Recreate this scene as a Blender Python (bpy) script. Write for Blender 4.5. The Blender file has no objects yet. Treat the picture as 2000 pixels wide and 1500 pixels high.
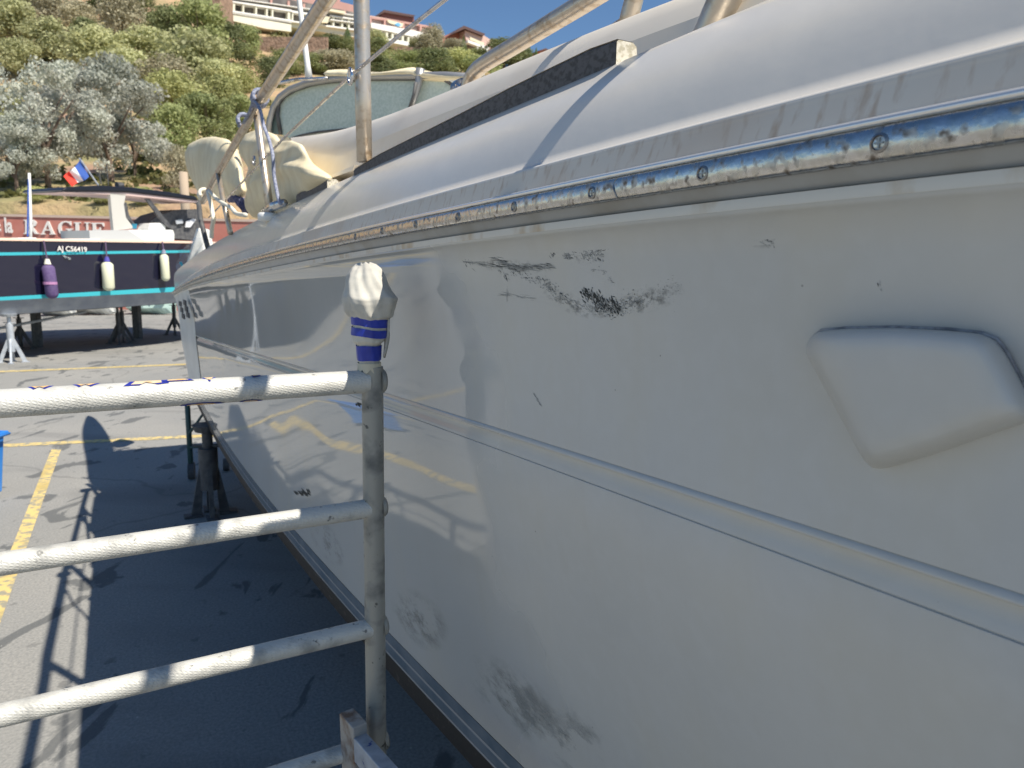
import bpy, bmesh, math, random
import numpy as np
from mathutils import Vector
random.seed(7); RNG = np.random.default_rng(7)
S = bpy.context.scene
COL = S.collection
# ------------------------------------------------------------------ camera, sky, sun, exposure
F = 1390.0; PITCH = math.radians(9.0); ROLL = 0.02; H = 2.3
cf = np.array([0, math.cos(PITCH), -math.sin(PITCH)]); r0 = np.array([1., 0, 0]); u0 = np.array([0, math.sin(PITCH), math.cos(PITCH)])
cr = math.cos(ROLL)*r0 + math.sin(ROLL)*u0; cu = -math.sin(ROLL)*r0 + math.cos(ROLL)*u0
CAM = np.array([0, 0, H])
cam = bpy.data.objects.new('camera', bpy.data.cameras.new('camera')); COL.objects.link(cam)
from mathutils import Matrix
M = Matrix(((cr[0], cu[0], -cf[0], 0), (cr[1], cu[1], -cf[1], 0), (cr[2], cu[2], -cf[2], H), (0, 0, 0, 1)))
cam.matrix_world = M
cam.data.sensor_width = 36; cam.data.lens = F/2000*36
cam.data.clip_start = 0.02; cam.data.clip_end = 2000
cam.data.dof.use_dof = True; cam.data.dof.focus_distance = 1.25; cam.data.dof.aperture_fstop = 8.5
S.camera = cam
sun_dir = np.array([0.636, -0.385, 1.0]); sun_dir /= np.linalg.norm(sun_dir)
elev = math.asin(sun_dir[2])
W = bpy.data.worlds.new('World'); S.world = W; W.use_nodes = True
nt = W.node_tree; sky = nt.nodes.new('ShaderNodeTexSky'); sky.sky_type = 'NISHITA'; sky.sun_disc = False
sky.sun_elevation = elev; sky.sun_rotation = math.atan2(sun_dir[0], sun_dir[1]); sky.air_density = 1.0; sky.dust_density = 0.0; sky.ozone_density = 4.0
hs = nt.nodes.new('ShaderNodeHueSaturation'); hs.inputs['Saturation'].default_value = 1.08; nt.links.new(sky.outputs[0], hs.inputs['Color']); nt.links.new(hs.outputs[0], nt.nodes['Background'].inputs[0]); nt.nodes['Background'].inputs[1].default_value = 0.085
sl = bpy.data.lights.new('sun', 'SUN'); sl.energy = 5.0; sl.angle = math.radians(0.5); sl.color = (1, 0.93, 0.82)
so = bpy.data.objects.new('sun', sl); COL.objects.link(so)
so.rotation_euler = Vector(sun_dir).to_track_quat('Z', 'Y').to_euler()
S.view_settings.view_transform = 'Standard'; S.view_settings.look = 'None'; S.view_settings.gamma = 1; S.view_settings.exposure = 0.45
S.render.engine = 'CYCLES'; S.cycles.max_bounces = 6

# ------------------------------------------------------------------ helpers
def ray(x, y): return cf + cr*(x-1000)/F - cu*(y-750)/F
def hitY(x, y, Y): v = ray(x, y); return CAM + v*(Y/v[1])
def hitG(x, y, z=0.0): v = ray(x, y); return CAM + v*((z-H)/v[2])
def hitP(x, y, P0, N): v = ray(x, y); return CAM + v*(np.dot(P0-CAM, N)/np.dot(v, N))
PH = math.radians(29.8)
A = np.array([-math.sin(PH), math.cos(PH), 0]); N = np.array([math.cos(PH), math.sin(PH), 0])
def B(s, d, z): return (s*A[0]+d*N[0], s*A[1]+d*N[1], H+z)          # boat frame: aft, inboard, up from eye level
def hitD(x, y, d):
    v = ray(x, y); t = d/np.dot(v, N); return CAM + v*t
def hitDs(x, y, d):
    v = ray(x, y); t = d/np.dot(v, N); return t*np.dot(v, A), t*v[2]

def prop(o, label=None, cat=None, group=None, kind=None):
    if label: o['label'] = label
    if cat: o['category'] = cat
    if group: o['group'] = group
    if kind: o['kind'] = kind
    return o
def thing(name, label, cat, loc=(0, 0, 0), group=None):
    o = bpy.data.objects.new(name, None); COL.objects.link(o); o.location = tuple(float(c) for c in loc); o.empty_display_size = .1
    return prop(o, label, cat, group)

class MB:
    def __init__(s): s.v = []; s.f = []; s.m = []
    def face(s, pts, mi=0):
        b = len(s.v); s.v += [tuple(map(float, p)) for p in pts]; s.f.append(tuple(range(b, b+len(pts)))); s.m.append(mi)
    def grid(s, rows, closed=False, mi=0, cap0=False, cap1=False):
        b = len(s.v); nr = len(rows); nc = len(rows[0])
        for r in rows: s.v += [tuple(map(float, p)) for p in r]
        for i in range(nr-1):
            for j in range(nc if closed else nc-1):
                k = (j+1) % nc
                s.f.append((b+i*nc+j, b+i*nc+k, b+(i+1)*nc+k, b+(i+1)*nc+j)); s.m.append(mi)
        if cap0: s.f.append(tuple(b+j for j in range(nc))[::-1]); s.m.append(mi)
        if cap1: s.f.append(tuple(b+(nr-1)*nc+j for j in range(nc))); s.m.append(mi)
    def tube(s, path, r, seg=12, mi=0, cap=True, squash=None):
        P = [Vector(tuple(map(float, p))) for p in path]; n = len(P)
        R = r if isinstance(r, (list, tuple)) else [r]*n
        T = []
        for i in range(n):
            t = (P[min(i+1, n-1)]-P[max(i-1, 0)]); T.append(t.normalized() if t.length > 0 else Vector((0, 0, 1)))
        up = Vector((0, 0, 1)) if abs(T[0].z) < .9 else Vector((1, 0, 0))
        e = T[0].cross(up).normalized(); rows = []
        for i in range(n):
            e = (e - T[i]*e.dot(T[i])).normalized(); g = T[i].cross(e)
            rows.append([P[i] + (e*math.cos(a)+g*math.sin(a))*R[i] for a in [2*math.pi*k/seg for k in range(seg)]])
        s.grid(rows, True, mi, cap, cap)
    def box(s, o, ex, ey, ez, mi=0):
        o, ex, ey, ez = [np.array(q, float) for q in (o, ex, ey, ez)]
        c = [o+ex*i+ey*j+ez*k for k in (-.5, .5) for j in (-.5, .5) for i in (-.5, .5)]
        b = len(s.v); s.v += [tuple(q) for q in c]
        for q in ((0, 2, 3, 1), (4, 5, 7, 6), (0, 1, 5, 4), (2, 6, 7, 3), (0, 4, 6, 2), (1, 3, 7, 5)): s.f.append(tuple(b+i for i in q)); s.m.append(mi)
    def prism(s, poly, off, mi=0):
        off = np.array(off, float); a = [np.array(p, float) for p in poly]; c = [p+off for p in a]
        s.face(a, mi); s.face(c[::-1], mi)
        for i in range(len(a)):
            j = (i+1) % len(a); s.face([a[j], a[i], c[i], c[j]], mi)
    def build(s, name, mats, parent=None, smooth=False, bevel=0, fix=True, auto=None):
        me = bpy.data.meshes.new(name)
        off = Vector((0, 0, 0))
        if parent is not None:
            off = parent.location.copy(); q = parent
            while q.parent is not None: q = q.parent; off += q.location
        me.from_pydata([tuple(Vector(v)-off) for v in s.v], [], s.f)
        for m in (mats if isinstance(mats, (list, tuple)) else [mats]): me.materials.append(m)
        me.polygons.foreach_set('material_index', s.m)
        if fix:
            bm = bmesh.new(); bm.from_mesh(me); bmesh.ops.remove_doubles(bm, verts=bm.verts, dist=1e-5); bmesh.ops.recalc_face_normals(bm, faces=bm.faces); bm.to_mesh(me); bm.free()
        if smooth: me.polygons.foreach_set('use_smooth', [True]*len(me.polygons))
        me.update()
        o = bpy.data.objects.new(name, me); COL.objects.link(o)
        if parent is not None: o.parent = parent
        if bevel:
            b = o.modifiers.new('bevel', 'BEVEL'); b.width = bevel; b.segments = 2; b.limit_method = 'ANGLE'; b.angle_limit = .6
        if auto is not None: me.set_sharp_from_angle(angle=auto)
        return o

# ------------------------------------------------------------------ materials
def mat(name, col, rough=.5, metal=0., col2=None, nscale=3., nlo=.4, nhi=.6, stretch=(1, 1, 1), bump=0., bscale=20., bstretch=(1, 1, 1), bdist=.01, col3=None, n3=1., lo3=.5, hi3=.62, st3=(1, 1, 1), spec=.5, rough2=None, coat=0., trans=0., detail=6., rand=0., alpha=1.):
    m = bpy.data.materials.new(name); m.use_nodes = True; t = m.node_tree; L = t.links.new; P = t.nodes['Principled BSDF']
    def node(k): return t.nodes.new(k)
    tc = node('ShaderNodeTexCoord')
    def noise(sc, st, det=6.):
        mp = node('ShaderNodeMapping'); mp.inputs['Scale'].default_value = st; L(tc.outputs['Object'], mp.inputs[0])
        n = node('ShaderNodeTexNoise'); n.inputs['Scale'].default_value = sc; n.inputs['Detail'].default_value = det; L(mp.outputs[0], n.inputs['Vector']); return n
    def ramp(src, lo, hi):
        r = node('ShaderNodeMapRange'); r.inputs[1].default_value = lo; r.inputs[2].default_value = hi; L(src, r.inputs[0]); return r.outputs[0]
    c = None
    def mix(fac, a, b):
        x = node('ShaderNodeMix'); x.data_type = 'RGBA'
        if fac is not None: L(fac, x.inputs[0])
        if isinstance(a, tuple): x.inputs[6].default_value = (*a, 1)
        else: L(a, x.inputs[6])
        if isinstance(b, tuple): x.inputs[7].default_value = (*b, 1)
        else: L(b, x.inputs[7])
        return x.outputs[2]
    c = None
    if col2:
        fac = ramp(noise(nscale, stretch, detail).outputs[0], nlo, nhi); c = mix(fac, tuple(col), tuple(col2))
        if rough2 is not None:
            rr = node('ShaderNodeMapRange'); rr.inputs[3].default_value = rough; rr.inputs[4].default_value = rough2; L(fac, rr.inputs[0]); L(rr.outputs[0], P.inputs['Roughness'])
    if col3: c = mix(ramp(noise(n3, st3).outputs[0], lo3, hi3), c if c is not None else tuple(col), tuple(col3))
    if rand:
        oi = node('ShaderNodeObjectInfo'); hv = node('ShaderNodeHueSaturation')
        mr = node('ShaderNodeMapRange'); mr.inputs[3].default_value = 1-rand; mr.inputs[4].default_value = 1+rand; L(oi.outputs['Random'], mr.inputs[0]); L(mr.outputs[0], hv.inputs['Value'])
        if c is not None: L(c, hv.inputs['Color'])
        else: hv.inputs['Color'].default_value = (*col, 1)
        c = hv.outputs[0]
    if c is not None: L(c, P.inputs['Base Color'])
    else: P.inputs['Base Color'].default_value = (*col, 1)
    if rough2 is None: P.inputs['Roughness'].default_value = rough
    P.inputs['Metallic'].default_value = metal; P.inputs['Specular IOR Level'].default_value = spec
    P.inputs['Coat Weight'].default_value = coat; P.inputs['Coat Roughness'].default_value = .05
    P.inputs['Transmission Weight'].default_value = trans
    if bump:
        b = node('ShaderNodeBump'); b.inputs['Strength'].default_value = bump; b.inputs['Distance'].default_value = bdist
        L(noise(bscale, bstretch).outputs[0], b.inputs['Height']); L(b.outputs[0], P.inputs['Normal'])
    return m

def hull_mat():
    m = bpy.data.materials.new('gelcoat'); m.use_nodes = True; t = m.node_tree; L = t.links.new; P = t.nodes['Principled BSDF']; nd = t.nodes.new
    tc = nd('ShaderNodeTexCoord')
    def noise(sc, st=(1, 1, 1), det=4):
        mp = nd('ShaderNodeMapping'); mp.inputs['Scale'].default_value = st; mp.inputs['Rotation'].default_value = (0, 0, -PH); L(tc.outputs['Object'], mp.inputs[0])
        n = nd('ShaderNodeTexNoise'); n.inputs['Scale'].default_value = sc; n.inputs['Detail'].default_value = det; L(mp.outputs[0], n.inputs[0]); return n.outputs[0]
    def mr(x, a, b, c=0., d=1.):
        r = nd('ShaderNodeMapRange'); r.inputs[1].default_value = a; r.inputs[2].default_value = b; r.inputs[3].default_value = c; r.inputs[4].default_value = d; L(x, r.inputs[0]); return r.outputs[0]
    def mix(f, a, b):
        x = nd('ShaderNodeMix'); x.data_type = 'RGBA'; L(f, x.inputs[0])
        for i, q in ((6, a), (7, b)):
            if isinstance(q, tuple): x.inputs[i].default_value = (*q, 1)
            else: L(q, x.inputs[i])
        return x.outputs[2]
    c = mix(mr(noise(1.3), .35, .7), (.55, .545, .515), (.50, .50, .475))
    c = mix(mr(noise(5, (1, 1, .25)), .5, .8, 0, .32), c, (.56, .52, .41)); c = mix(mr(noise(26, (1, 1, .06)), .56, .8, 0, .12), c, (.46, .42, .34))
    vo = nd('ShaderNodeTexVoronoi'); vo.inputs['Scale'].default_value = 10; L(tc.outputs['Object'], vo.inputs[0])
    c = mix(mr(vo.outputs['Distance'], .020, .010), c, (.22, .21, .19))
    mp = nd('ShaderNodeMapping'); mp.inputs['Rotation'].default_value = (0, 0, -PH); L(tc.outputs['Object'], mp.inputs[0]); sx = nd('ShaderNodeSeparateXYZ'); L(mp.outputs[0], sx.inputs[0])
    ad = nd('ShaderNodeMath'); ad.operation = 'MULTIPLY_ADD'; L(noise(2.4, (1, 1, 1), 3), ad.inputs[0]); ad.inputs[1].default_value = .9; L(sx.outputs[1], ad.inputs[2])
    pol = mr(ad.outputs[0], 1.72, 1.86)          # polished aft of here, chalky forward of it
    c = mix(pol, mix(mr(noise(30, (1, 1, 1), 8), .45, .75, 0, .3), c, (.58, .58, .56)), c)
    mm = nd('ShaderNodeMath'); mm.operation = 'MULTIPLY_ADD'; L(pol, mm.inputs[0]); mm.inputs[1].default_value = -.34; L(mr(noise(2.2, (1, 1, 1), 5), .3, .75, .36, .40), mm.inputs[2]); L(mm.outputs[0], P.inputs['Roughness']); L(c, P.inputs['Base Color'])
    b = nd('ShaderNodeBump'); b.inputs['Strength'].default_value = .5; b.inputs['Distance'].default_value = .03
    L(noise(1.1, (1, .7, .9), 1), b.inputs['Height']); L(b.outputs[0], P.inputs['Normal'])
    return m
M_hull = hull_mat()
M_deck = mat('deck_gelcoat', (.72, .68, .61), .20, col2=(.64, .61, .56), nscale=2.5, nlo=.4, nhi=.8, bump=.25, bscale=2.2, bdist=.02, rough2=.28)
M_bulw = mat('stained_gelcoat', (.66, .61, .53), .55, col2=(.42, .30, .20), nscale=70, nlo=.55, nhi=.80, stretch=(1, 1, .10), col3=(.60, .49, .38), n3=3, lo3=.5, hi3=.75, bump=.05)
M_flange = mat('grey_flange', (.40, .41, .41), .35, col2=(.30, .28, .24), nscale=9, nlo=.5, nhi=.8)
M_rust = mat('yellowed_lip', (.66, .64, .58), .4, col2=(.42, .27, .10), nscale=14, nlo=.55, nhi=.78, stretch=(1, 1, .5))
M_steel = mat('stainless', (.62, .62, .63), .16, 1., col2=(.36, .34, .31), nscale=22, nlo=.45, nhi=.68, stretch=(1, 1, 1), rough2=.45, bump=.3, bscale=60, bdist=.001)
M_rail = mat('scuffed_rail', (.58, .57, .56), .22, 1., col2=(.20, .17, .14), nscale=80, nlo=.50, nhi=.66, detail=10., rough2=.55, col3=(.50, .49, .46), n3=75, lo3=.42, hi3=.58, bump=.5, bscale=60, bdist=.002)
M_tubes = mat('weathered_tube', (.56, .49, .40), .30, .65, col2=(.36, .26, .16), nscale=35, nlo=.5, nhi=.75, rough2=.55, bump=.3, bscale=80, bdist=.002)
M_trim = mat('polished_trim', (.80, .79, .77), .14, .6)
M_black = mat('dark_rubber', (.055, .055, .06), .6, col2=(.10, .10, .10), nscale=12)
M_bar = mat('shaded_mildewed_rail', (.105, .10, .10), .7, col2=(.055, .053, .05), nscale=70, nlo=.45, nhi=.62, stretch=(1, 1, 1.5), bump=.3, bscale=60, bdist=.003)  # dark colour holds the shade on the bar's outer face, plus mildew
M_cream = mat('cream_cap', (.62, .58, .48), .7, col2=(.42, .38, .28), nscale=120, nlo=.45, nhi=.6, bump=.4, bscale=150, bdist=.001)
M_roof = mat('coachroof_gelcoat', (.78, .71, .60), .35, col2=(.70, .62, .51), nscale=6, nlo=.5, nhi=.8)
M_stripe = mat('boot_stripe', (.12, .155, .19), .2, col2=(.17, .20, .23), nscale=8)
M_anti = mat('antifouling', (.020, .019, .018), .7, col2=(.09, .08, .07), nscale=30, nlo=.6, nhi=.72, bump=.3, bscale=60, bdist=.002)
M_glass = mat('covered_glass', (.44, .52, .46), .12, col2=(.54, .61, .55), nscale=60, spec=.5)
M_glassd = mat('tinted_glass', (.16, .22, .21), .08)
M_frame = mat('window_frame', (.34, .34, .34), .35, .5)
M_white = mat('white_paint', (.78, .78, .74), .35, col2=(.70, .70, .66), nscale=4)
M_canvas = mat('beige_canvas', (.78, .69, .48), .85, col2=(.69, .59, .39), nscale=5, bump=.35, bscale=9, bdist=.03)
M_brope = mat('blue_rope', (.16, .18, .27), .9, col2=(.35, .37, .45), nscale=90, bump=.6, bscale=150, bdist=.003)
M_wrope = mat('white_rope', (.78, .74, .62), .9, bump=.6, bscale=150, bdist=.003)
M_clothr = mat('grey_cloth', (.60, .58, .51), .95, col2=(.47, .45, .40), nscale=14, bump=.35, bscale=40, bdist=.003)
M_tape = mat('blue_tape', (.012, .03, .30), .35, col2=(.02, .045, .38), nscale=30, bump=.4, bscale=40, bdist=.002)
M_scuff = mat('black_scuff', (.035, .038, .036), .8)
M_green = mat('green_paint', (.05, .10, .09), .5)
M_navy = mat('navy_gelcoat', (.010, .010, .028), .06, spec=.6, coat=.5)
M_turq = mat('turquoise_stripe', (.05, .45, .52), .3)
M_greyaf = mat('grey_primer', (.22, .24, .28), .5, col2=(.29, .31, .34), nscale=3)
M_gold = mat('gold_trim', (.72, .52, .40), .3)
M_purple = mat('purple_fender', (.10, .06, .17), .8, col2=(.13, .09, .20), nscale=20)
M_fend = mat('white_fender', (.72, .72, .52), .5)
M_blue = mat('blue_plastic', (.03, .20, .62), .4, col2=(.05, .24, .66), nscale=5)
M_red = mat('flag_red', (.75, .05, .03), .8)
M_fblue = mat('flag_blue', (.04, .10, .36), .8)
M_fwhite = mat('flag_white', (.82, .82, .82), .8)
M_sign = mat('red_wall_paint', (.47, .17, .13), .8, col2=(.53, .23, .18), nscale=1.2, nlo=.4, nhi=.7)
M_letter = mat('white_letters', (.80, .76, .70), .7)
M_galv = mat('galvanised_steel', (.52, .55, .58), .45, .3, col2=(.40, .43, .47), nscale=8)
M_teal = mat('teal_glass', (.03, .20, .30), .2)
M_skin = mat('plastic_wrap', (.55, .60, .66), .12, alpha=1.)
def ladder_mat(name, tread, col=(.60, .60, .57), dk=(.30, .31, .32)):
    m = mat(name, col, .5, .2, col2=dk, nscale=16, nlo=.50, nhi=.72, rough2=.7, detail=10., col3=tuple(q*.6 for q in dk), n3=45, lo3=.64, hi3=.70, bump=.3, bscale=60, bdist=.002)
    if tread:
        t = m.node_tree; L = t.links.new; P = t.nodes['Principled BSDF']; tc = [n for n in t.nodes if n.type == 'TEX_COORD'][0]
        w = []
        for sgn in (1, -1):
            mp = t.nodes.new('ShaderNodeMapping'); mp.inputs['Rotation'].default_value = (sgn*.75, 0, -PH); L(tc.outputs['Object'], mp.inputs[0])
            q = t.nodes.new('ShaderNodeTexWave'); q.inputs['Scale'].default_value = 58; q.inputs['Distortion'].default_value = 2.2; q.inputs['Detail'].default_value = 1; q.inputs['Detail Scale'].default_value = 2; q.bands_direction = 'DIAGONAL'; L(mp.outputs[0], q.inputs[0]); w.append(q)
        mx = t.nodes.new('ShaderNodeMath'); mx.operation = 'MAXIMUM'; L(w[0].outputs[1], mx.inputs[0]); L(w[1].outputs[1], mx.inputs[1])
        b = t.nodes.new('ShaderNodeBump'); b.inputs['Strength'].default_value = .30; b.inputs['Distance'].default_value = .0025; L(mx.outputs[0], b.inputs['Height']); L(b.outputs[0], P.inputs['Normal'])
    return m
M_alu = ladder_mat('scaffold_post_alu', False, (.34, .33, .29), (.15, .15, .14))  # post aluminium darkened, its shade put into the colour
M_rung = ladder_mat('scaffold_rung_alu', True, (.60, .59, .54), (.33, .33, .31))

# ------------------------------------------------------------------ ground
def ground_mat():
    m = bpy.data.materials.new('yard_concrete'); m.use_nodes = True; t = m.node_tree; L = t.links.new; P = t.nodes['Principled BSDF']; nd = t.nodes.new
    tc = nd('ShaderNodeTexCoord')
    def noise(sc, st=(1, 1, 1), det=8, rot=-PH, dist=0.):
        mp = nd('ShaderNodeMapping'); mp.inputs['Scale'].default_value = st; mp.inputs['Rotation'].default_value = (0, 0, rot); L(tc.outputs['Object'], mp.inputs[0])
        n = nd('ShaderNodeTexNoise'); n.inputs['Scale'].default_value = sc; n.inputs['Detail'].default_value = det; n.inputs['Distortion'].default_value = dist; L(mp.outputs[0], n.inputs[0]); return n.outputs[0]
    def mr(x, a, b, c=0., d=1.):
        r = nd('ShaderNodeMapRange'); r.inputs[1].default_value = a; r.inputs[2].default_value = b; r.inputs[3].default_value = c; r.inputs[4].default_value = d; L(x, r.inputs[0]); return r.outputs[0]
    def mix(f, a, b):
        x = nd('ShaderNodeMix'); x.data_type = 'RGBA'; L(f, x.inputs[0])
        for i, q in ((6, a), (7, b)):
            if isinstance(q, tuple): x.inputs[i].default_value = (*q, 1)
            else: L(q, x.inputs[i])
        return x.outputs[2]
    c = mix(mr(noise(.5), .3, .7), (.37, .355, .32), (.27, .27, .255))
    c = mix(mr(noise(60, det=3), .3, .75), c, (.20, .20, .19))
    c = mix(mr(noise(.35, (1, 3.5, 1), 10, -PH, .6), .55, .72, 0, .55), c, (.14, .14, .135))
    st = mr(noise(1.9, (1.5, .7, 1), 9, 0, .9), .60, .625)
    c = mix(mr(st, 0, 1, 0, .8), c, (.095, .10, .10))
    c = mix(mr(noise(7, det=3), .66, .72, 0, .6), c, (.12, .12, .115)); c = mix(mr(noise(34, det=2), .74, .77, 0, .7), c, (.48, .46, .42))
    v2 = nd('ShaderNodeTexVoronoi'); v2.feature = 'DISTANCE_TO_EDGE'; v2.inputs['Scale'].default_value = .33
    vm = nd('ShaderNodeMix'); vm.data_type = 'VECTOR'; nz2 = nd('ShaderNodeTexNoise'); nz2.inputs['Scale'].default_value = 1.5; L(tc.outputs['Object'], nz2.inputs[0]); vm.inputs[0].default_value = .35; L(tc.outputs['Object'], vm.inputs[4]); L(nz2.outputs[1], vm.inputs[5]); L(vm.outputs[1], v2.inputs[0])
    c = mix(mr(v2.outputs[0], .005, .002, 0, .35), c, (.10, .10, .095))
    c = mix(mr(noise(3.2, (9, .35, 1), 6), .58, .75, 0, .25), c, (.16, .16, .155))
    L(c, P.inputs['Base Color']); P.inputs['Roughness'].default_value = .85
    b = nd('ShaderNodeBump'); b.inputs['Strength'].default_value = .4; b.inputs['Distance'].default_value = .006; L(noise(90, det=3), b.inputs['Height']); L(b.outputs[0], P.inputs['Normal'])
    return m
g = MB(); g.face([(-400, -300, 0), (400, -300, 0), (400, 700, 0), (-400, 700, 0)])
prop(g.build('ground', ground_mat()), kind='structure')
M_yel = mat('worn_yellow_paint', (.66, .50, .19), .8, col2=(.30, .28, .21), nscale=14, nlo=.46, nhi=.58, col3=(.50, .38, .14), n3=2)
def stripe(name, a, b, w):
    a = np.array(a); b = np.array(b); d = (b-a)/np.linalg.norm(b-a); q = np.array([-d[1], d[0], 0])*w/2
    m = MB(); m.face([a-q, b-q, b+q, a+q]); m.v = [(x, y, .004) for x, y, z in m.v]; prop(m.build(name, M_yel), kind='structure')
def ext(a, b, k): return a + (b-a)*k
l1, l2 = hitG(0, 871), hitG(390, 852); stripe('road_marking', ext(l1, l2, -2), ext(l1, l2, 6), .17)
l1, l2 = hitG(0, 726), hitG(355, 712); stripe('road_marking', ext(l1, l2, -2), ext(l1, l2, 4), .24)
l1, l2 = hitG(110, 878), hitG(30, 1090); stripe('road_marking', l1, ext(l1, l2, 3), .105)

# ------------------------------------------------------------------ near boat
def fit(pts, dfun, deg):
    ss, zz, ww = [], [], []
    for x, y in pts:
        d = dfun(2.)
        for k in range(120):
            s, z = hitDs(x, y, d); d = .8*d+.2*dfun(s)
        ss.append(s); zz.append(z); ww.append(1/math.hypot(s, .6))
    ss = np.array(ss); lo = ss.min(); hi = ss.max(); c = np.polyfit(ss, zz, deg, w=ww); dc = np.polyder(c)
    def f(s):
        if s < lo: return float(np.polyval(c, lo)+np.polyval(dc, lo)*(s-lo)*.8)
        if s > hi: return float(np.polyval(c, hi)+np.polyval(dc, hi)*(s-hi))
        return float(np.polyval(c, s))
    return f
SE = 8.45
def crown_d(s): return .80 if s < 3.2 else .80-.13*(min(1, (s-3.2)/5.0))**1.5
def bowin(s): return .10*max(0., -s-.2)**2
k_ = lambda q: (lambda s: q)
Z0 = fit([(1500, 0), (1220, 118), (1000, 207), (850, 276), (700, 339), (634, 365), (580, 392), (546, 417), (490, 438), (446, 456), (410, 480), (370, 506), (348, 528)], crown_d, 3)
Z1 = fit([(2000, 95), (1500, 215), (1180, 300), (1000, 343), (850, 387), (700, 424), (590, 458), (490, 490), (450, 502), (390, 532), (350, 558)], k_(.66), 4)
Z2 = fit([(2000, 183), (1500, 275), (1000, 385), (850, 415), (730, 444), (590, 476), (510, 496), (430, 523), (380, 545), (345, 564)], k_(.635), 4)
Z3 = fit([(2000, 275), (1500, 346), (1000, 420), (850, 447), (730, 467), (590, 495), (510, 511), (430, 534), (380, 553), (343, 569)], k_(.625), 4)
Z4 = fit([(2000, 327), (1500, 383), (1000, 445), (700, 492), (620, 508), (530, 522), (437, 541), (390, 555), (342, 573)], k_(.655), 4)
ZU = fit([(2000, 1158), (1700, 1068), (1400, 970), (1260, 926), (1050, 858), (896, 809), (745, 765), (620, 728), (518, 696), (413, 661), (367, 650)], k_(.70), 3)
_n = [(-3.5, 1.9), (-1.5, 1.32), (0, 1.03), (1.41, .888), (2.24, .80), (3.76, .725), (5.9, .715), (8.55, .77)]
_c = np.polyfit([p[0] for p in _n], [p[1] for p in _n], 5)
dT = lambda s: float(np.polyval(_c, s))
ZT = -1.27
ST = np.concatenate([np.linspace(-3.4, 0, 26)[:-1], np.linspace(0, 3, 70)[:-1], np.linspace(3, SE, 60)])
def strip(name, rowf, m, parent, mirror=False, smooth=True, **kw):
    mb = MB(); rows = [[B(s, d+bowin(s), z) for d, z in rowf(s)] for s in ST]; mb.grid(rows)
    if mirror: mb.grid([[B(s, 4.2-d-bowin(s), z) for d, z in rowf(s)] for s in ST])
    return mb.build(name, m, parent, smooth=smooth, **kw)
def lerp(a, b, t): return a+(b-a)*t
yacht = thing('motor_yacht', 'large white motor yacht with scuffed topsides and stainless rub rail, filling the right side', 'boat', (0, 0, 0))
def top_rows(s):
    z4, zu = Z4(s), ZU(s); o = []
    o += [(.652, z4), (.647, z4-.003), (.647, z4-.014), (.651, z4-.019), (.662, z4-.026)]
    for i in range(1, 11):
        t = i/10; o.append((lerp(.664, .700, t)+.010*math.sin(t*math.pi), lerp(z4-.03, zu, t)))
    w = .0085
    o += [(.7018, zu-.0004), (.7018, zu-.0012), (.6990, zu-.0030), (.6965, zu-.0080), (.6965, zu-.0100), (.6980, zu-.0118), (.7095, zu-.0135), (.7110, zu-.0180), (.7104, zu-.026), (.7080, zu-.036), (.7048, zu-.0450), (.7048, zu-.0465), (.7068, zu-.0470), (.7068, zu-.0486), (.7042, zu-.0494), (.7036, zu-.053)]
    dt = dT(s); z0 = zu-.053
    for i in range(1, 13):
        t = i/12; o.append((lerp(.7036, dt, t**1.25)+.006*math.sin(t*math.pi), lerp(z0, ZT, t)))
    return o
hull = strip('hull', top_rows, M_hull, yacht, mirror=True, auto=math.radians(50))
def low(a, b, off=0.): return lambda s: [(dT(s)+off, a), (dT(s)+off+(a-b)*.05, (a+b)/2), (dT(s)+off+(a-b)*.10, b)]
strip('boot_stripe', low(ZT, ZT-.042, -.0015), M_stripe, yacht, True)
strip('stripe_edge', low(ZT-.042, ZT-.052, .002), M_trim, yacht, True)
strip('boot_stripe', low(ZT-.052, ZT-.088, .003), M_stripe, yacht, True)
strip('stripe_edge', low(ZT-.088, ZT-.097, .006), M_trim, yacht, True)
def bot(s):
    d = dT(s)+.008; zb = -1.45; k = max(0, min(1, (s+3.4)/3))
    return [(d, ZT-.097), (d+.012, zb), (d+.03, zb-.03), (lerp(d, 2.1, .5), lerp(zb, -1.85, .6)), (2.1, -1.98)]
strip('hull_bottom', bot, M_anti, yacht, True)
strip('rail_flange', lambda s: [(.634, Z3(s)+.004), (.640, Z3(s)-.001), (.653, Z4(s)+.001)], M_flange, yacht, True)
strip('yellowed_lip', lambda s: [(.6465, Z4(s)-.0005), (.6455, Z4(s)-.006), (.6462, Z4(s)-.013)], M_rust, yacht)
def railrow(s):
    a, b = Z2(s)-.006, Z3(s); c = (a+b)/2; h = (a-b)/2; return [(.633-.0115*math.cos(q)**.5 if math.cos(q) > 0 else .636, c+h*math.sin(q)) for q in np.linspace(math.pi/2, -math.pi/2, 13)]
rub = strip('rub_rail', railrow, M_rail, yacht, True, auto=1.0)
strip('rail_trim', lambda s: [(.638, Z2(s)+.004), (.630, Z2(s)+.0035), (.626, Z2(s)), (.627, Z2(s)-.004), (.634, Z2(s)-.0055)], M_trim, yacht, True)
strip('bulwark', lambda s: [(.636, Z2(s)+.003), (.6415, Z2(s)+.0045), (.6432, Z2(s)+.0065), (.6437, Z2(s)+.009), (.6520, Z1(s)-.007), (.6525, Z1(s)-.004), (.653, Z1(s)-.001), (.6545, Z1(s)+.002)], M_bulw, yacht, True)
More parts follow.
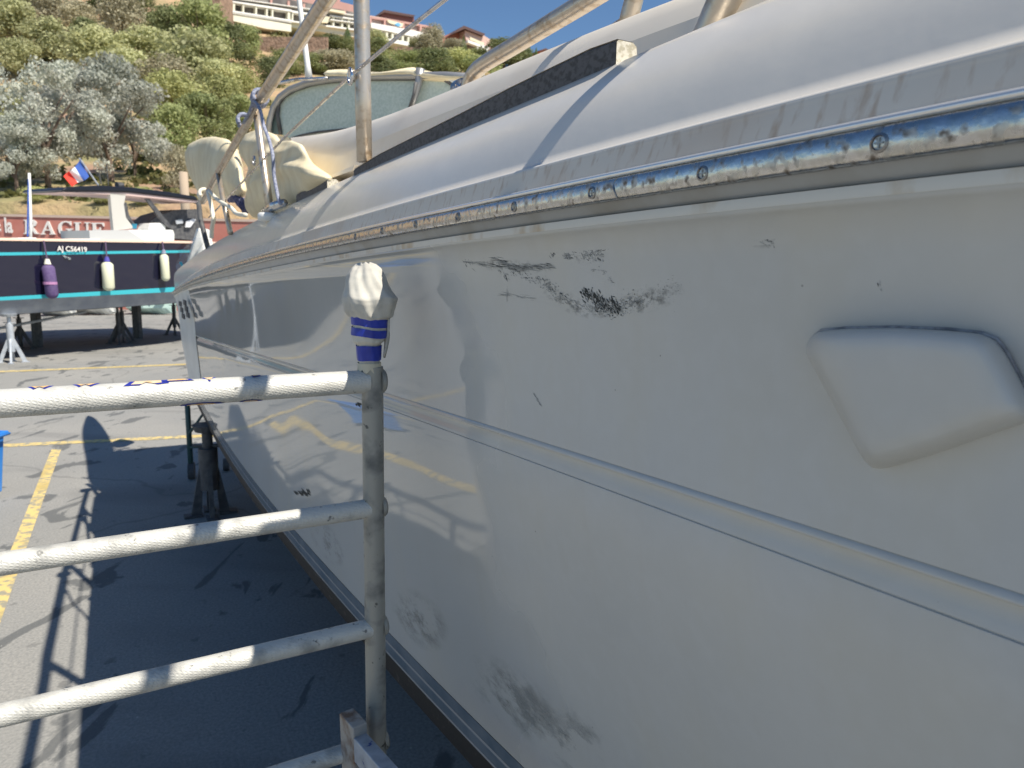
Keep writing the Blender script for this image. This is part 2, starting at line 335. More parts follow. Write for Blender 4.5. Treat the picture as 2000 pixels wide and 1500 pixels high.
def deckrow(s):
    z1, z0, dc = Z1(s)+.0012, Z0(s), crown_d(s); o = [(.6543, z1-.001), (.655, z1+.002), (.657, z1+.0045), (.660, z1+.006), (.664, z1+.0068), (.668, z1+.0075)]
    for i in range(1, 15):
        t = i/14; o.append((lerp(.668, dc, t)-.010*math.sin(t*math.pi), lerp(z1+.0075, z0, t)+.012*math.sin(t*math.pi)))
    o += [(dc+.02, z0+.003), (dc+.05, z0-.004), (dc+.08, z0-.03), (2.1, z0-.02)]
    return o
strip('side_deck', deckrow, M_deck, yacht, True)
# transom closes the stern
mb = MB(); full = top_rows(SE)+[(dT(SE), ZT), bot(SE)[1], bot(SE)[3], bot(SE)[4]]
up = [(crown_d(SE), Z0(SE)), (.66, Z1(SE))]+full
mb.face([B(SE-.002, d, z) for d, z in up]+[B(SE-.002, 4.2-d, z) for d, z in up[::-1]])
mb.build('transom', M_white, yacht)
# screws on the rub rail
M_screw = mat('screw_steel', (.30, .29, .28), .35, 1.)
spx = [(1716, 280), (1371, 340), (1155, 378), (1003, 405), (894, 424), (811, 437), (745, 450), (693, 462)]
for x, y in spx:
    s, z = hitDs(x, y, .621); zc = (Z2(s)-.006+Z3(s))/2; c = np.array(B(s, .6222, lerp(z, zc, .5)))
    m = MB(); rows = []
    for rr, dd in ((.0092, .003), (.0092, -.0012), (.0068, -.0022), (.0060, -.0005), (.002, -.0005)):
        rows.append([c + N*dd + A*rr*math.cos(q) + np.array([0, 0, 1])*rr*math.sin(q) for q in np.linspace(0, 2*math.pi, 17)[:-1]])
    m.grid(rows, True, cap1=True)
    m.box(c+N*-.001, A*.009, N*.0012, (0, 0, .0018)); m.box(c+N*-.0011, A*.0018, N*.0012, (0, 0, .009))
    m.build('screw', M_screw, rub, smooth=False)
# joint mark in the rail
s, z = hitDs(1195, 370, .617)
m = MB(); m.tube([B(s+.003*math.sin(i*.5), .6205+.004*abs(i-5)/5, Z2(s)-.008-(Z2(s)-Z3(s)-.008)*i/10) for i in range(11)], .0012, 6); m.build('rail_joint', M_screw, rub)

# toe rail bars on the deck edge
def bar(name, tops, bots, dd, par):
    P = []
    for (x, y), (x2, y2) in zip(tops, bots):
        s0, zb = hitDs(x2, y2, crown_d(2)); s1, zt = hitDs(x, y, crown_d(2)); P.append(((s0), zb, zt))
    mb = MB(); rows = []
    for s0, zb, zt in P:
        d = crown_d(s0)-.002; zb = Z0(s0)-.006; hh = .030*(.65+.35*min(1, (s0-.9)*2)) if len(P) > 4 else .03
        rows.append([B(s0, d, zb), B(s0, d, zt-.004), B(s0, d+.004, zt), B(s0, d+.036, zt), B(s0, d+.044, zt-.006), B(s0, d+.048, zb)])
    mb.grid(rows, True, cap1=True)
    o = mb.build(name, M_bar, par, smooth=False)
    e = MB(); r = rows[0]; e.face([np.array(p)-A*.0015 for p in r]); c = e.build('end_cap', M_cream, o)
    e = MB(); e.grid([[np.array(q[2])+np.array([0, 0, .0015])-N*.002, np.array(q[3])+np.array([0, 0, .0015])] for q in rows]); e.build('cream_top', M_roof, o)
bar('toe_rail', [(1168, 94), (1130, 106), (1080, 131), (1000, 170), (900, 222), (800, 272), (740, 302), (688, 332)], [(1204, 121), (1150, 144), (1080, 174), (1000, 207), (900, 254), (800, 297), (740, 322), (692, 345)], .04, yacht)
bar('toe_rail', [(634, 351), (605, 366), (578, 381)], [(640, 361), (608, 379), (580, 392)], .04, yacht)

# coachroof: silhouette line T and knee line K traced on planes
def tr(pts, d): return [(*hitDs(x, y, d),) for x, y in pts]
Tl = tr([(1500, -45), (1390, 0), (1300, 31), (1212, 66), (1132, 90), (1040, 122), (951, 156), (870, 185), (800, 212), (729, 242), (691, 252), (650, 257), (613, 260), (567, 270)], 1.06)
Kl = tr([(1500, -15), (1390, 20), (1300, 57), (1191, 94), (1110, 126), (1027, 160), (960, 185), (876, 216), (792, 250), (720, 281), (690, 294), (670, 303), (640, 317), (590, 345)], .95)
Kd = [.95]*14
rows = []
Kf = np.polyfit([p[0] for p in Kl], [p[1] for p in Kl], 4); Tf = np.polyfit([p[0] for p in Tl], [p[1] for p in Tl], 4)
kmax = Kl[-1][0]; tmax = Tl[-1][0]
for i in range(40):
    t = i/39; sk = lerp(Kl[0][0]-.2, kmax, t**1.3); stt = lerp(Tl[0][0]-.2, tmax, t**1.3)
    K = np.array(B(sk, .95, float(np.polyval(Kf, sk)))); T = np.array(B(stt, 1.06, float(np.polyval(Tf, stt))))
    bs = np.array(B(sk, .90, Z0(sk)-.03))
    mid = [lerp(K, T, q)+(-N*.1+np.array([0, 0, .9]))*.035*math.sin(q*math.pi) for q in (0, .2, .4, .6, .8, 1.)]
    rows.append([bs, lerp(bs, K, .5), K-np.array([0, 0, .001])]+mid+[T+N*.08+np.array([0, 0, .006]), T+N*.5+np.array([0, 0, .0]), T+N*1.1+np.array([0, 0, 0])])
mb = MB(); mb.grid(rows); mb.face(rows[0]); mb.face(rows[-1])
mb.build('coachroof', M_roof, yacht, smooth=True, auto=math.radians(22))
# lower ledge behind the short bar
mb = MB(); q = [hitD(x, y, .86) for x, y in ((636, 352), (688, 333), (692, 322), (640, 345))]; mb.prism(q, N*.3); mb.build('ledge', M_roof, yacht)

# windscreen on its own plane across the boat
W0 = np.array(B(5.9, 1.25, 0)); W1 = np.array(B(4.7, 2.15, 0)); wd = W1-W0; wd /= np.linalg.norm(wd); wn = np.array([wd[1], -wd[0], 0])
if np.dot(wn, CAM-W0) < 0: wn = -wn
def hw(x, y, o=0.): return hitP(x, y, W0+wn*o, wn)
ws = thing('windscreen', None, None)
ws.parent = yacht; del ws
wso = MB(); pane = [(548, 262), (543, 226), (545, 205), (556, 190), (575, 178), (605, 168), (640, 163), (700, 158), (812, 156), (805, 210), (800, 222), (729, 252), (691, 256), (650, 258), (613, 264), (575, 274)]
wso.prism([hw(x, y) for x, y in pane], -wn*.012)
bpy.data.objects.remove(bpy.data.objects['windscreen'])
scr = wso.build('windscreen', M_glass, yacht)
mb = MB(); mb.prism([hw(x, y) for x, y in ((822, 156), (868, 155), (920, 190), (905, 200), (800, 232), (812, 200))], -wn*.012); mb.build('windscreen', M_glass, yacht)
mb = MB(); mb.prism([hw(x, y) for x, y in ((524, 240), (540, 200), (544, 262), (530, 262))], -wn*.012); mb.build('side_window', M_glassd, yacht)
def wtube(name, pts, r, m, o=.01, par=None):
    b = MB(); b.tube([hw(x, y, o) for x, y in pts], r, 8); return b.build(name, m, par or yacht, smooth=True)
wtube('frame', [(548, 262), (542, 226), (544, 203), (556, 187), (576, 175), (605, 165), (640, 159), (700, 154), (760, 153), (812, 153), (862, 151), (905, 178)], .016, M_black, .012, scr)
wtube('window_frame', [(524, 262), (526, 238), (534, 210), (546, 190), (566, 175), (600, 162), (640, 155), (700, 149), (780, 148), (812, 148), (870, 147), (945, 152)], .024, M_frame, .03, scr)
wtube('bottom_seal', [(567, 271), (590, 264), (620, 258), (660, 254), (700, 250), (735, 246)], .009, M_black, .02, scr)
wtube('mullion', [(821, 134), (817, 165), (810, 190), (802, 215)], [.032, .026, .02, .02], M_frame, .04, scr)
wtube('wiper', [(812, 160), (808, 185), (798, 216)], .010, M_black, .075, scr)
mb = MB(); mb.prism([hw(x, y, -.03) for x, y in ((530, 262), (548, 266), (613, 264), (691, 256), (800, 222), (905, 200), (940, 230), (930, 330), (560, 350))], -wn*1.6); mb.build('windscreen_base', M_roof, yacht)
mb = MB(); rows = []
for i in range(25):
    t = i/24; x = lerp(640, 950, t); y = 150+2*math.sin(t*9)-(3 if t < .55 else -3*t)
    c = hw(x, y, .02); rows.append([c+(0, 0, .035+.012*math.sin(t*14)), c+wn*.05, c+(0, 0, -.02), c-wn*.3+(0, 0, -.02), c-wn*.3+(0, 0, .05)])
mb.grid(rows, True); mb.build('folded_canopy', M_canvas, yacht, smooth=True)
mb = MB(); mb.prism([hw(x, y, .03) for x, y in ((872, 153), (890, 152), (915, 172), (900, 174))], wn*.01); mb.build('corner_panel', M_white, yacht)
mb = MB(); mb.tube([hw(500, 250, .1), hw(505, 200, .1), hw(530, 165, .1), hw(580, 155, .1), hw(640, 153, .1)], .012, 8); mb.build('grab_bar', M_steel, yacht, smooth=True)
mb = MB(); mb.tube([hw(603, 152, 0), hw(601, 130, 0), hw(583, -10, 0), hw(570, -110, 0)], [.03, .022, .018, .012], 8); mb.build('antenna', M_white, yacht, smooth=True)
# guard rail, stanchions, lifeline
def pd(x, y, d): return hitD(x, y, d)
GD = .75
gp = [np.array(B(-2.2, .9, 1.15)), np.array(B(0.4, .78, 1.12)), pd(720, -100, GD), pd(650, -18, GD), pd(575, 95, GD), pd(512, 190, GD), pd(470, 262, GD), pd(425, 340, GD), pd(398, 390, GD)]
def smoothp(P, n=6):
    out = []; P = [np.array(p, float) for p in P]
    for i in range(len(P)-1):
        a = P[max(i-1, 0)]; b = P[i]; c = P[i+1]; d = P[min(i+2, len(P)-1)]
        for k in range(n):
            t = k/n; out.append(.5*((2*b)+(c-a)*t+(2*a-5*b+4*c-d)*t*t+(3*b-a-3*c+d)*t**3))
    out.append(P[-1]); return out
mb = MB(); mb.tube(smoothp(gp[:6]), .0285, 16); mb.build('guard_rail', M_tubes, yacht, smooth=True)
mb = MB(); mb.tube(smoothp([pd(514, 186, GD), pd(470, 262, GD), pd(425, 340, GD), pd(396, 394, GD)]), .022, 12); mb.build('guard_rail', M_tubes, yacht, smooth=True)
def st(name, pts, d, r, m=M_tubes): 
    b = MB(); b.tube([pd(x, y, d) for x, y in pts], r, 14); return b.build(name, m, yacht, smooth=True)
st('stanchion', [(704, -110), (706, 0), (709, 180), (712, 316)], .80, .0265)
st('stanchion', [(500, 205), (507, 262), (518, 345), (528, 414)], .77, .021)
st('stanchion', [(425, 335), (436, 390), (450, 455)], .745, .018)
st('stanchion', [(388, 396), (392, 430), (406, 484)], .74, .02, M_black)
b = MB(); b.tube([B(.92-.65*(z-.48), .93, z) for z in (.34, .42, .6, .8, 1.0, 1.14)], .028, 18); b.build('stanchion', M_tubes, yacht, smooth=True)
b = MB(); b.tube([pd(x, y, 1.10) for x, y in ((1222, 66), (1230, 30), (1238, 0), (1262, -120), (1290, -260))], .022, 16); o = b.build('stanchion', M_tubes, yacht, smooth=True)
b = MB(); b.tube([pd(x, y, 1.10) for x, y in ((1215, 72), (1217, 64), (1221, 55), (1224, 50))], [.042, .040, .029, .024], 16); b.build('flange', M_steel, o, smooth=True)
b = MB(); b.tube(smoothp([pd(x, y, 1.12) for x, y in ((912, 175), (918, 158), (928, 140), (950, 122), (1000, 92), (1075, 46), (1150, 0), (1300, -95))]), .0255, 16); b.build('hand_rail', M_tubes, yacht, smooth=True)
b = MB(); b.tube([pd(905, 180, 1.12), pd(912, 168, 1.12)], [.05, .035], 12); b.build('rail_foot', M_steel, yacht, smooth=True)
ll = [pd(x, y, .76) for x, y in ((1060, -150), (868, 0), (782, 68), (684, 149), (550, 274), (445, 386), (408, 425))]
b = MB(); b.tube(ll, .0055, 8); b.build('lifeline', M_steel, yacht, smooth=True)
b = MB(); c = pd(684, 149, .74); b.tube([c + A*.019*math.cos(q)+np.array([0, 0, .024*math.sin(q)]) for q in np.linspace(0, 2*math.pi, 21)], .005, 8, cap=False); b.build('lifeline_ring', M_steel, yacht, smooth=True)
b = MB(); c = pd(496, 314, .75); b.tube([c + A*.03*math.cos(q)+np.array([0, 0, .022*math.sin(q)]) for q in np.linspace(0, 2*math.pi, 17)], .006, 8, cap=False); b.build('lifeline_ring', M_steel, yacht, smooth=True)
# deck cleat with base on the aft quarter
b = MB(); b.tube([pd(515, 412, .76), pd(530, 405, .76), pd(555, 396, .76)], [.014, .024, .018], 10); b.build('cleat', M_steel, yacht, smooth=True)
b = MB(); c = pd(527, 432, .75); b.tube([c, c+np.array([0, 0, .03]), c+np.array([0, 0, .04])], [.058, .058, .05], 20); b.build('rail_base', M_white, yacht, smooth=True)
# vents at the stern quarter
mb = MB(); rows = []
for sv in np.linspace(7.0, SE+.01, 14):
    tr_ = top_rows(sv); lf = .001 if sv < 7.05 else .005; rows.append([B(sv, d-lf, z) for k, (d, z) in enumerate(tr_[3:15])]+[B(sv, d-lf-.003, z) for d, z in tr_[31:]])
mb.grid(rows); mb.build('quarter_panel', M_white, yacht, smooth=True, auto=.7)
for (x, y) in ((357, 592), (360, 604), (363, 616)):
    for dx in (-5, 4): m = MB(); c = hitD(x+dx, y-dx*.25, .640); m.box(c, A*.20, N*.012, (0, 0, .045)); m.build('vent', M_black, yacht)
# fairing moulded onto the topside
fo = [(1577, 690), (1578, 672), (1588, 655), (1604, 647), (1650, 643), (1750, 641), (1850, 646), (1915, 652), (1945, 664), (1965, 690), (1990, 735), (2015, 785), (2022, 812), (2000, 826), (1930, 850), (1830, 885), (1760, 906), (1725, 915), (1705, 913), (1688, 899), (1665, 855), (1630, 790), (1600, 735)]
def resample(P, n):
    P = [np.array(p, float) for p in P]; P.append(P[0]); L = np.cumsum([0]+[np.linalg.norm(P[i+1]-P[i]) for i in range(len(P)-1)]); o = []
    for k in range(n):
        q = L[-1]*k/n; i = min(len(P)-2, int(np.searchsorted(L, q, 'right')-1)); t = (q-L[i])/(L[i+1]-L[i]); o.append(lerp(P[i], P[i+1], t))
    return o
fr = resample(fo, 72); cen = np.array([1775, 770.]); rows = []
def hd(px, py):
    s, z = hitDs(px, py, .69); t = (Z4(s)-.03-z)/(Z4(s)-.03-ZU(s)); return lerp(.664, .70, t)+.01*math.sin(max(0, min(1, t))*math.pi)
for k, rr in enumerate((1.02, 1.0, .995, .985, .965, .935, .89, .80, .62, .35, .02)):
    hh = [-.004, .003, .010, .018, .026, .033, .039, .044, .0465, .047, .047][k]; row = []
    for p in fr:
        rw = rr
        q = cen+(p-cen)*rw+np.array([-14., -5.])*max(0., hh)/.047
        soft = 1 if (p[0] < 1700 and p[1] > 640) else 1
        s, z = hitDs(q[0], q[1], hd(*q)-hh*.9); row.append(B(s, hd(*q)-hh*.9, z))
    rows.append(row)
mb = MB(); mb.grid(rows, True, cap1=True); fair = mb.build('hull_fairing', M_hull, yacht, smooth=True)
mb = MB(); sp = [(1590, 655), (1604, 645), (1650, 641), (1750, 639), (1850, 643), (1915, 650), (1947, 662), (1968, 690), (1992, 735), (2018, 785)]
mb.tube([B(*(lambda s_, z_: (s_, hd(x, y)-.003, z_))(*hitDs(x, y, hd(x, y)-.003))) for x, y in sp], [.001, .0016, .0018, .0018, .0018, .0018, .0018, .0018, .0018, .0018], 8); mb.build('crease_shade_line', mat('crease_shade', (.17, .17, .18), .8, col2=(.34, .34, .35), nscale=90), fair, smooth=True)  # dark tube painted in for the shadow crease along the fairing edge

# scuff marks: many tiny slivers lying on the topside
def hullpt(px, py, lift=.0006):
    d = hd(px, py)-lift; s, z = hitDs(px, py, d); t = (Z4(s)-.03-z)/(Z4(s)-.03-ZU(s)); d = lerp(.664, .70, t)+.01*math.sin(max(0, min(1, t))*math.pi)-lift
    s, z = hitDs(px, py, d); return np.array(B(s, d, z))
blk_ = .22; sc = MB(); M_scg = mat('grey_smear', (.27, .275, .265), .6); rs = random.Random(3)
def sliver(x, y, ang, ln, w):
    c, s_ = math.cos(ang), math.sin(ang); k = rs.uniform(-.2, .2)
    pts = [(-ln, 0), (-ln*.3, w), (ln*.4, w*rs.uniform(.4, 1)), (ln, k*w), (ln*.3, -w), (-ln*.4, -w*rs.uniform(.4, 1))]
    sc.face([hullpt(x+a*c-b*s_, y+a*s_+b*c) for a, b in pts], 0 if rs.random() < blk_ else 1)
def stroke(pts, n, spread, ang, ln, w, jit=.3):
    global sc
    sc = MB()
    for _ in range(n):
        i = rs.randrange(len(pts)-1); t = rs.random(); x = lerp(pts[i][0], pts[i+1][0], t)+rs.gauss(0, spread); y = lerp(pts[i][1], pts[i+1][1], t)+rs.gauss(0, spread)
        sliver(x, y, ang+rs.gauss(0, jit), ln*rs.uniform(.3, 1.3), w*rs.uniform(.3, 1.2))
    sc.build('scuff_mark', [M_scuff, M_scg], yacht, fix=False)
stroke([(1030, 472), (1060, 476), (1100, 466), (1135, 468)], 230, 4.5, .1, 4.5, .7)
stroke([(1080, 474), (1110, 492), (1150, 498), (1165, 494)], 130, 7, .9, 3, .6)
stroke([(1077, 480), (1082, 502)], 26, 2, 1.2, 4, 1.3); stroke([(1105, 497), (1113, 506)], 22, 2.5, .8, 4, 1.5)
stroke([(1180, 480), (1192, 462)], 46, 4, -.35, 8, .9, .15); stroke([(1160, 494), (1185, 482)], 34, 4, -.6, 5, .7)
stroke([(955, 496), (985, 515), (1010, 524), (1040, 522), (1078, 520)], 190, 3.5, .18, 10, .6, .12)
stroke([(918, 483), (945, 500)], 40, 3, .8, 6, .6, .15); stroke([(904, 492), (922, 525)], 26, 4, 1.0, 6, .5, .2)
stroke([(910, 510), (940, 517), (970, 520)], 30, 2, .12, 12, .4, .08); stroke([(978, 525), (992, 545)], 22, 3, .9, 4, .6)
stroke([(1000, 530), (1040, 543), (1068, 553), (1085, 570), (1110, 588), (1145, 600)], 240, 5.5, .7, 3, .6)
blk_ = .8
stroke([(1138, 568), (1160, 580), (1185, 588)], 120, 5, 1.1, 5, 1.4, .25); stroke([(1150, 575), (1178, 598), (1205, 608)], 90, 7, .9, 4, 1.1, .4)
stroke([(1192, 584), (1210, 606)], 46, 3, 1.25, 5, 1.4, .15)
blk_ = .15
stroke([(1160, 595), (1200, 605), (1240, 585)], 330, 8, .1, 2.4, .7, .8); stroke([(1225, 590), (1290, 570), (1330, 560)], 130, 11, .2, 1.6, .5, .8)
stroke([(1150, 527), (1175, 528), (1198, 550)], 26, 2, .5, 3, .5); stroke([(1160, 500), (1180, 510)], 20, 6, .8, 2.6, .9)
stroke([(975, 573), (1000, 576), (1050, 585)], 22, 1.5, .15, 10, .35, .1); stroke([(991, 560), (990, 590)], 8, 1, 1.6, 8, .4, .1)
stroke([(1430, 462), (1460, 455), (1490, 450)], 90, 6, .2, 3, .7, .7); stroke([(1485, 450), (1503, 474)], 110, 5, 1.1, 3, .8, .5)
stroke([(1042, 768), (1056, 792)], 14, .8, 1.0, 5, .9, .1); stroke([(900, 470), (935, 475)], 20, 1.5, .1, 5, .7, .1)
stroke([(960, 462), (1035, 457), (1140, 445), (1240, 430)], 80, 1.6, -.15, 6, .5, .08)
stroke([(1020, 446), (1028, 452)], 14, 2, 1.1, 3, .9); stroke([(1715, 555), (1722, 568)], 6, 2, 1.2, 3, .8)
# soft rubbed smears: thin curved patches of grime and painted reflection with a ragged edge
def smear_mat(name, col, amt, sc_, st_):
    m = mat(name, col, .6); t = m.node_tree; L = t.links.new; P = t.nodes['Principled BSDF']; nd = t.nodes.new
    uv = nd('ShaderNodeUVMap'); mp = nd('ShaderNodeMapping'); mp.inputs['Location'].default_value = (-1, -1, 0); mp.inputs['Scale'].default_value = (2, 2, 1); L(uv.outputs[0], mp.inputs[0]); g_ = nd('ShaderNodeTexGradient'); g_.gradient_type = 'SPHERICAL'; L(mp.outputs[0], g_.inputs[0])
    tc = nd('ShaderNodeTexCoord'); m2 = nd('ShaderNodeMapping'); m2.inputs['Scale'].default_value = st_; L(tc.outputs['Object'], m2.inputs[0]); n_ = nd('ShaderNodeTexNoise'); n_.inputs['Scale'].default_value = sc_; n_.inputs['Detail'].default_value = 9; n_.inputs['Roughness'].default_value = .7; L(m2.outputs[0], n_.inputs[0])
    r_ = nd('ShaderNodeMapRange'); r_.inputs[1].default_value = .47; r_.inputs[2].default_value = .68; L(n_.outputs[0], r_.inputs[0]); mu = nd('ShaderNodeMath'); mu.operation = 'MULTIPLY'; L(g_.outputs[1], mu.inputs[0]); L(r_.outputs[0], mu.inputs[1])
    m3 = nd('ShaderNodeMath'); m3.operation = 'MULTIPLY'; m3.use_clamp = True; L(mu.outputs[0], m3.inputs[0]); m3.inputs[1].default_value = amt; L(m3.outputs[0], P.inputs['Alpha']); return m
M_sm = smear_mat('rubber_smear', (.09, .095, .09), .85, 55, (1, 1, 1.6)); M_sm2 = smear_mat('faint_reflection', (.30, .31, .30), 1.3, 6, (1, 1, 2))
def smear(cx, cy, w, h, ang, m_, fn, name):
    mb = MB(); n_ = 14; rows = []; uvs = []
    for i in range(n_):
        row = []
        for j in range(n_):
            u_, v_ = j/(n_-1), i/(n_-1); a_, b_ = (u_-.5)*w, (v_-.5)*h; row.append(fn(cx+a_*math.cos(ang)-b_*math.sin(ang), cy+a_*math.sin(ang)+b_*math.cos(ang))); uvs.append((u_, v_))
        rows.append(row)
    mb.grid(rows); o = mb.build(name, m_, yacht, smooth=True, fix=False); me = o.data; ul = me.uv_layers.new(name='UVMap')
    for lp in me.loops: ul.data[lp.index].uv = uvs[lp.vertex_index]
def hp2(x, y): return hullpt(x, y, .0004)
for q in ((1195, 600, 150, 44, -.12), (1270, 585, 150, 50, -.25), (1090, 480, 150, 42, .05), (1110, 590, 130, 40, .45), (1020, 520, 130, 26, .1), (1160, 490, 90, 50, -.4), (945, 500, 110, 50, .4), (1475, 462, 110, 44, .25)): smear(*q, M_sm, hp2, 'rub_smear')
# small dark scratches lower on the hull
def hpl(px, py):
    d = .76
    for _ in range(20):
        s, z = hitDs(px, py, d); zu = ZU(s)-.053; t = max(0, min(1, (zu-z)/(zu-ZT))); d = .6*d+.4*(lerp(.7036, dT(s), t**1.25)+.006*math.sin(t*math.pi)-.0012)
    return np.array(B(s, d, z))
for x, y, n_, sx, sy, ang in ((592, 962, 24, 9, 7, .9), (700, 790, 4, 3, 3, .8)):
    sc2 = MB()
    for _ in range(n_):
        cx, cy = x+rs.gauss(0, sx), y+rs.gauss(0, sy*.4)+(0); a = ang+rs.gauss(0, .2); l = rs.uniform(3, 7); w = rs.uniform(.8, 2)
        sc2.face([hpl(cx-l*math.cos(a), cy-l*math.sin(a)), hpl(cx+w*math.sin(a), cy-w*math.cos(a)), hpl(cx+l*math.cos(a), cy+l*math.sin(a)), hpl(cx-w*math.sin(a), cy+w*math.cos(a))])
    sc2.build('scratches', M_scuff, yacht, fix=False)

for q in ((820, 1210, 150, 90, .9), (1010, 1370, 260, 110, .75), (1120, 1450, 160, 120, .9), (640, 1060, 110, 50, 1.0)): smear(*q, M_sm2, hpl, 'reflection_smear')  # mostly blurred reflections, with some grime, painted on the lower hull
# ------------------------------------------------------------------ inflated shapes from an outline at a real depth
def puff(outline, cen, fpos, depth, axis, folds=None, n=64, rings=12, m=None, name='cover', parent=None, back=True):
    fr = resample(outline, n); mb = MB(); axis = np.array(axis, float)
    for sgn in ((1, -1) if back else (1,)):
        rows = []
        for i in range(rings+1):
            rr = math.sin((i/rings)*math.pi/2) if i else .001; row = []
            for j, p in enumerate(fr):
                q = np.array(cen)+(p-np.array(cen))*rr; h = math.sqrt(max(0, 1-rr*rr))
                f_ = folds(q[0], q[1]) * h if folds else 0
                row.append(fpos(*q)+axis*sgn*(depth*h+f_*(1 if sgn > 0 else 0)))
            rows.append(row)
        mb.grid(rows, True)
    return mb.build(name, m, parent, smooth=True)
# canvas covers on the aft deck
out1 = [(364, 300), (372, 282), (398, 270), (420, 267), (445, 272), (462, 290), (470, 320), (474, 350), (480, 375), (468, 390), (440, 392), (410, 388), (388, 375), (373, 345), (366, 322)]
c1 = puff(out1, (418, 330), lambda x, y: hitD(x, y, 1.0), .24, -N*.5-A*.85, lambda x, y: .03*math.sin(x*.08+y*.03), m=M_canvas, name='canvas_cover')
prop(c1, 'rounded cream canvas cover on the aft deck, left behind the sloping guard rail', 'cover')
out2 = [(468, 300), (470, 282), (482, 262), (500, 255), (520, 256), (540, 264), (550, 278), (572, 276), (592, 284), (602, 305), (612, 320), (630, 333), (645, 342), (652, 356), (620, 375), (585, 395), (560, 412), (545, 428), (520, 425), (498, 428), (480, 410), (478, 392), (486, 380), (482, 350), (488, 330)]
def fold2(x, y): return .032*math.sin((y-x*.55)*.085)+.016*math.sin((y+x*.3)*.16+1)
c2 = puff(out2, (535, 340), lambda x, y: hitD(x, y, .98-.15*max(0, min(1, (x-545)/60))), .24, -N*.4-A*.9, fold2, n=90, rings=22, m=M_canvas, name='canvas_cover')
prop(c2, 'crumpled beige canvas bundle with deep folds, right behind the roped stanchion', 'cover')
mb = MB()
for i in range(5): mb.tube([pd(448+i*6, 392, 1.0), pd(455+i*7, 382+i*3, .97), pd(466+i*4, 398+i*3, .96), pd(478, 410+i*2, .98)], .02, 8)
o = mb.build('folded_awning', mat('navy_cloth', (.05, .05, .13), .9, col2=(.12, .12, .2), nscale=12), None, smooth=True); prop(o, 'folded navy cloth showing between the two cream canvas covers', 'cloth')
# plastic sheet and white board near the stern
mb = MB(); mb.prism([hitY(x, y, 7.9) for x, y in ((360, 520), (372, 480), (382, 444), (394, 446), (402, 490), (392, 520), (368, 545))], (0, .25, 0)); o = mb.build('outboard_cowl', M_white, None, bevel=.03); prop(o, 'white angular cowl standing behind the stern of the white yacht', 'cowl')
mb = MB(); rows = []
for i in range(12):
    rows.append([hitY(lerp(347, 395+i*1.5, j/9)+4*math.sin(i*1.1+j*.8), lerp(490, 566, i/11)+3*math.sin(j*1.7)-(j*3.5), 7.85+.05*math.sin(i*2.+j*1.3)) for j in range(10)])
mb.grid(rows)
o = mb.build('plastic_sheet', M_skin, None, smooth=True, fix=False)
t = M_skin.node_tree; t.nodes['Principled BSDF'].inputs['Alpha'].default_value = .35
prop(o, 'crinkled clear plastic sheet wrapped at the stern beside the far boat', 'sheet')
for k, pp in enumerate((((352, 512), (358, 522), (368, 526), (384, 530)), ((352, 530), (368, 526), (380, 520), (392, 512)))):
    mb = MB(); mb.tube([hitY(x, y, 7.75) for x, y in pp], .012, 6); o2 = mb.build('turquoise_tape', M_turq, o, smooth=True)

# ropes
rp = thing('blue_rope', 'grey-blue rope hitched round the guard rail joint and trailing down to the deck', 'rope', gp[5])
mb = MB()
def coil(c, ax, r, turns, pitch, n=22):
    ax = Vector(ax).normalized(); e = ax.orthogonal().normalized(); g_ = ax.cross(e); c = Vector(tuple(c)); return [c+ax*(pitch*(i/n-turns/2))+(e*math.cos(2*math.pi*i/n)+g_*math.sin(2*math.pi*i/n))*r for i in range(int(n*turns)+1)]
dr = Vector(tuple(gp[5]-gp[6]))
mb.tube(coil(pd(507, 192, GD), dr, .036, 3, .022), .010, 8); mb.build('hitch', M_brope, rp, smooth=True)
mb = MB(); mb.tube(coil(pd(476, 236, GD), dr, .034, 2, .022), .010, 8); mb.build('hitch', M_brope, rp, smooth=True)
mb = MB(); mb.tube(smoothp([pd(x, y, .72) for x, y in ((476, 240), (488, 218), (496, 198), (508, 215), (515, 245), (526, 275), (533, 305), (535, 340), (540, 370), (545, 392), (549, 398))]), .0085, 8); mb.build('rope_tail', M_brope, rp, smooth=True)
wr = thing('white_rope', 'knotted white rope hanging from the lower end of the guard rail', 'rope', pd(400, 380, .73))
mb = MB(); mb.tube(coil(pd(398, 380, GD), dr, .035, 3, .03), .015, 8); mb.build('knot', M_wrope, wr, smooth=True)
mb = MB(); mb.tube(smoothp([pd(x, y, .72) for x, y in ((406, 374), (411, 395), (416, 420), (417, 430), (414, 445), (413, 464))]), .015, 8); mb.build('rope_tail', M_wrope, wr, smooth=True)
mb = MB(); mb.tube(smoothp([pd(x, y, .73) for x, y in ((408, 372), (425, 390), (450, 405), (462, 417), (480, 420))]), .013, 8); mb.build('rope_tail', M_wrope, wr, smooth=True)

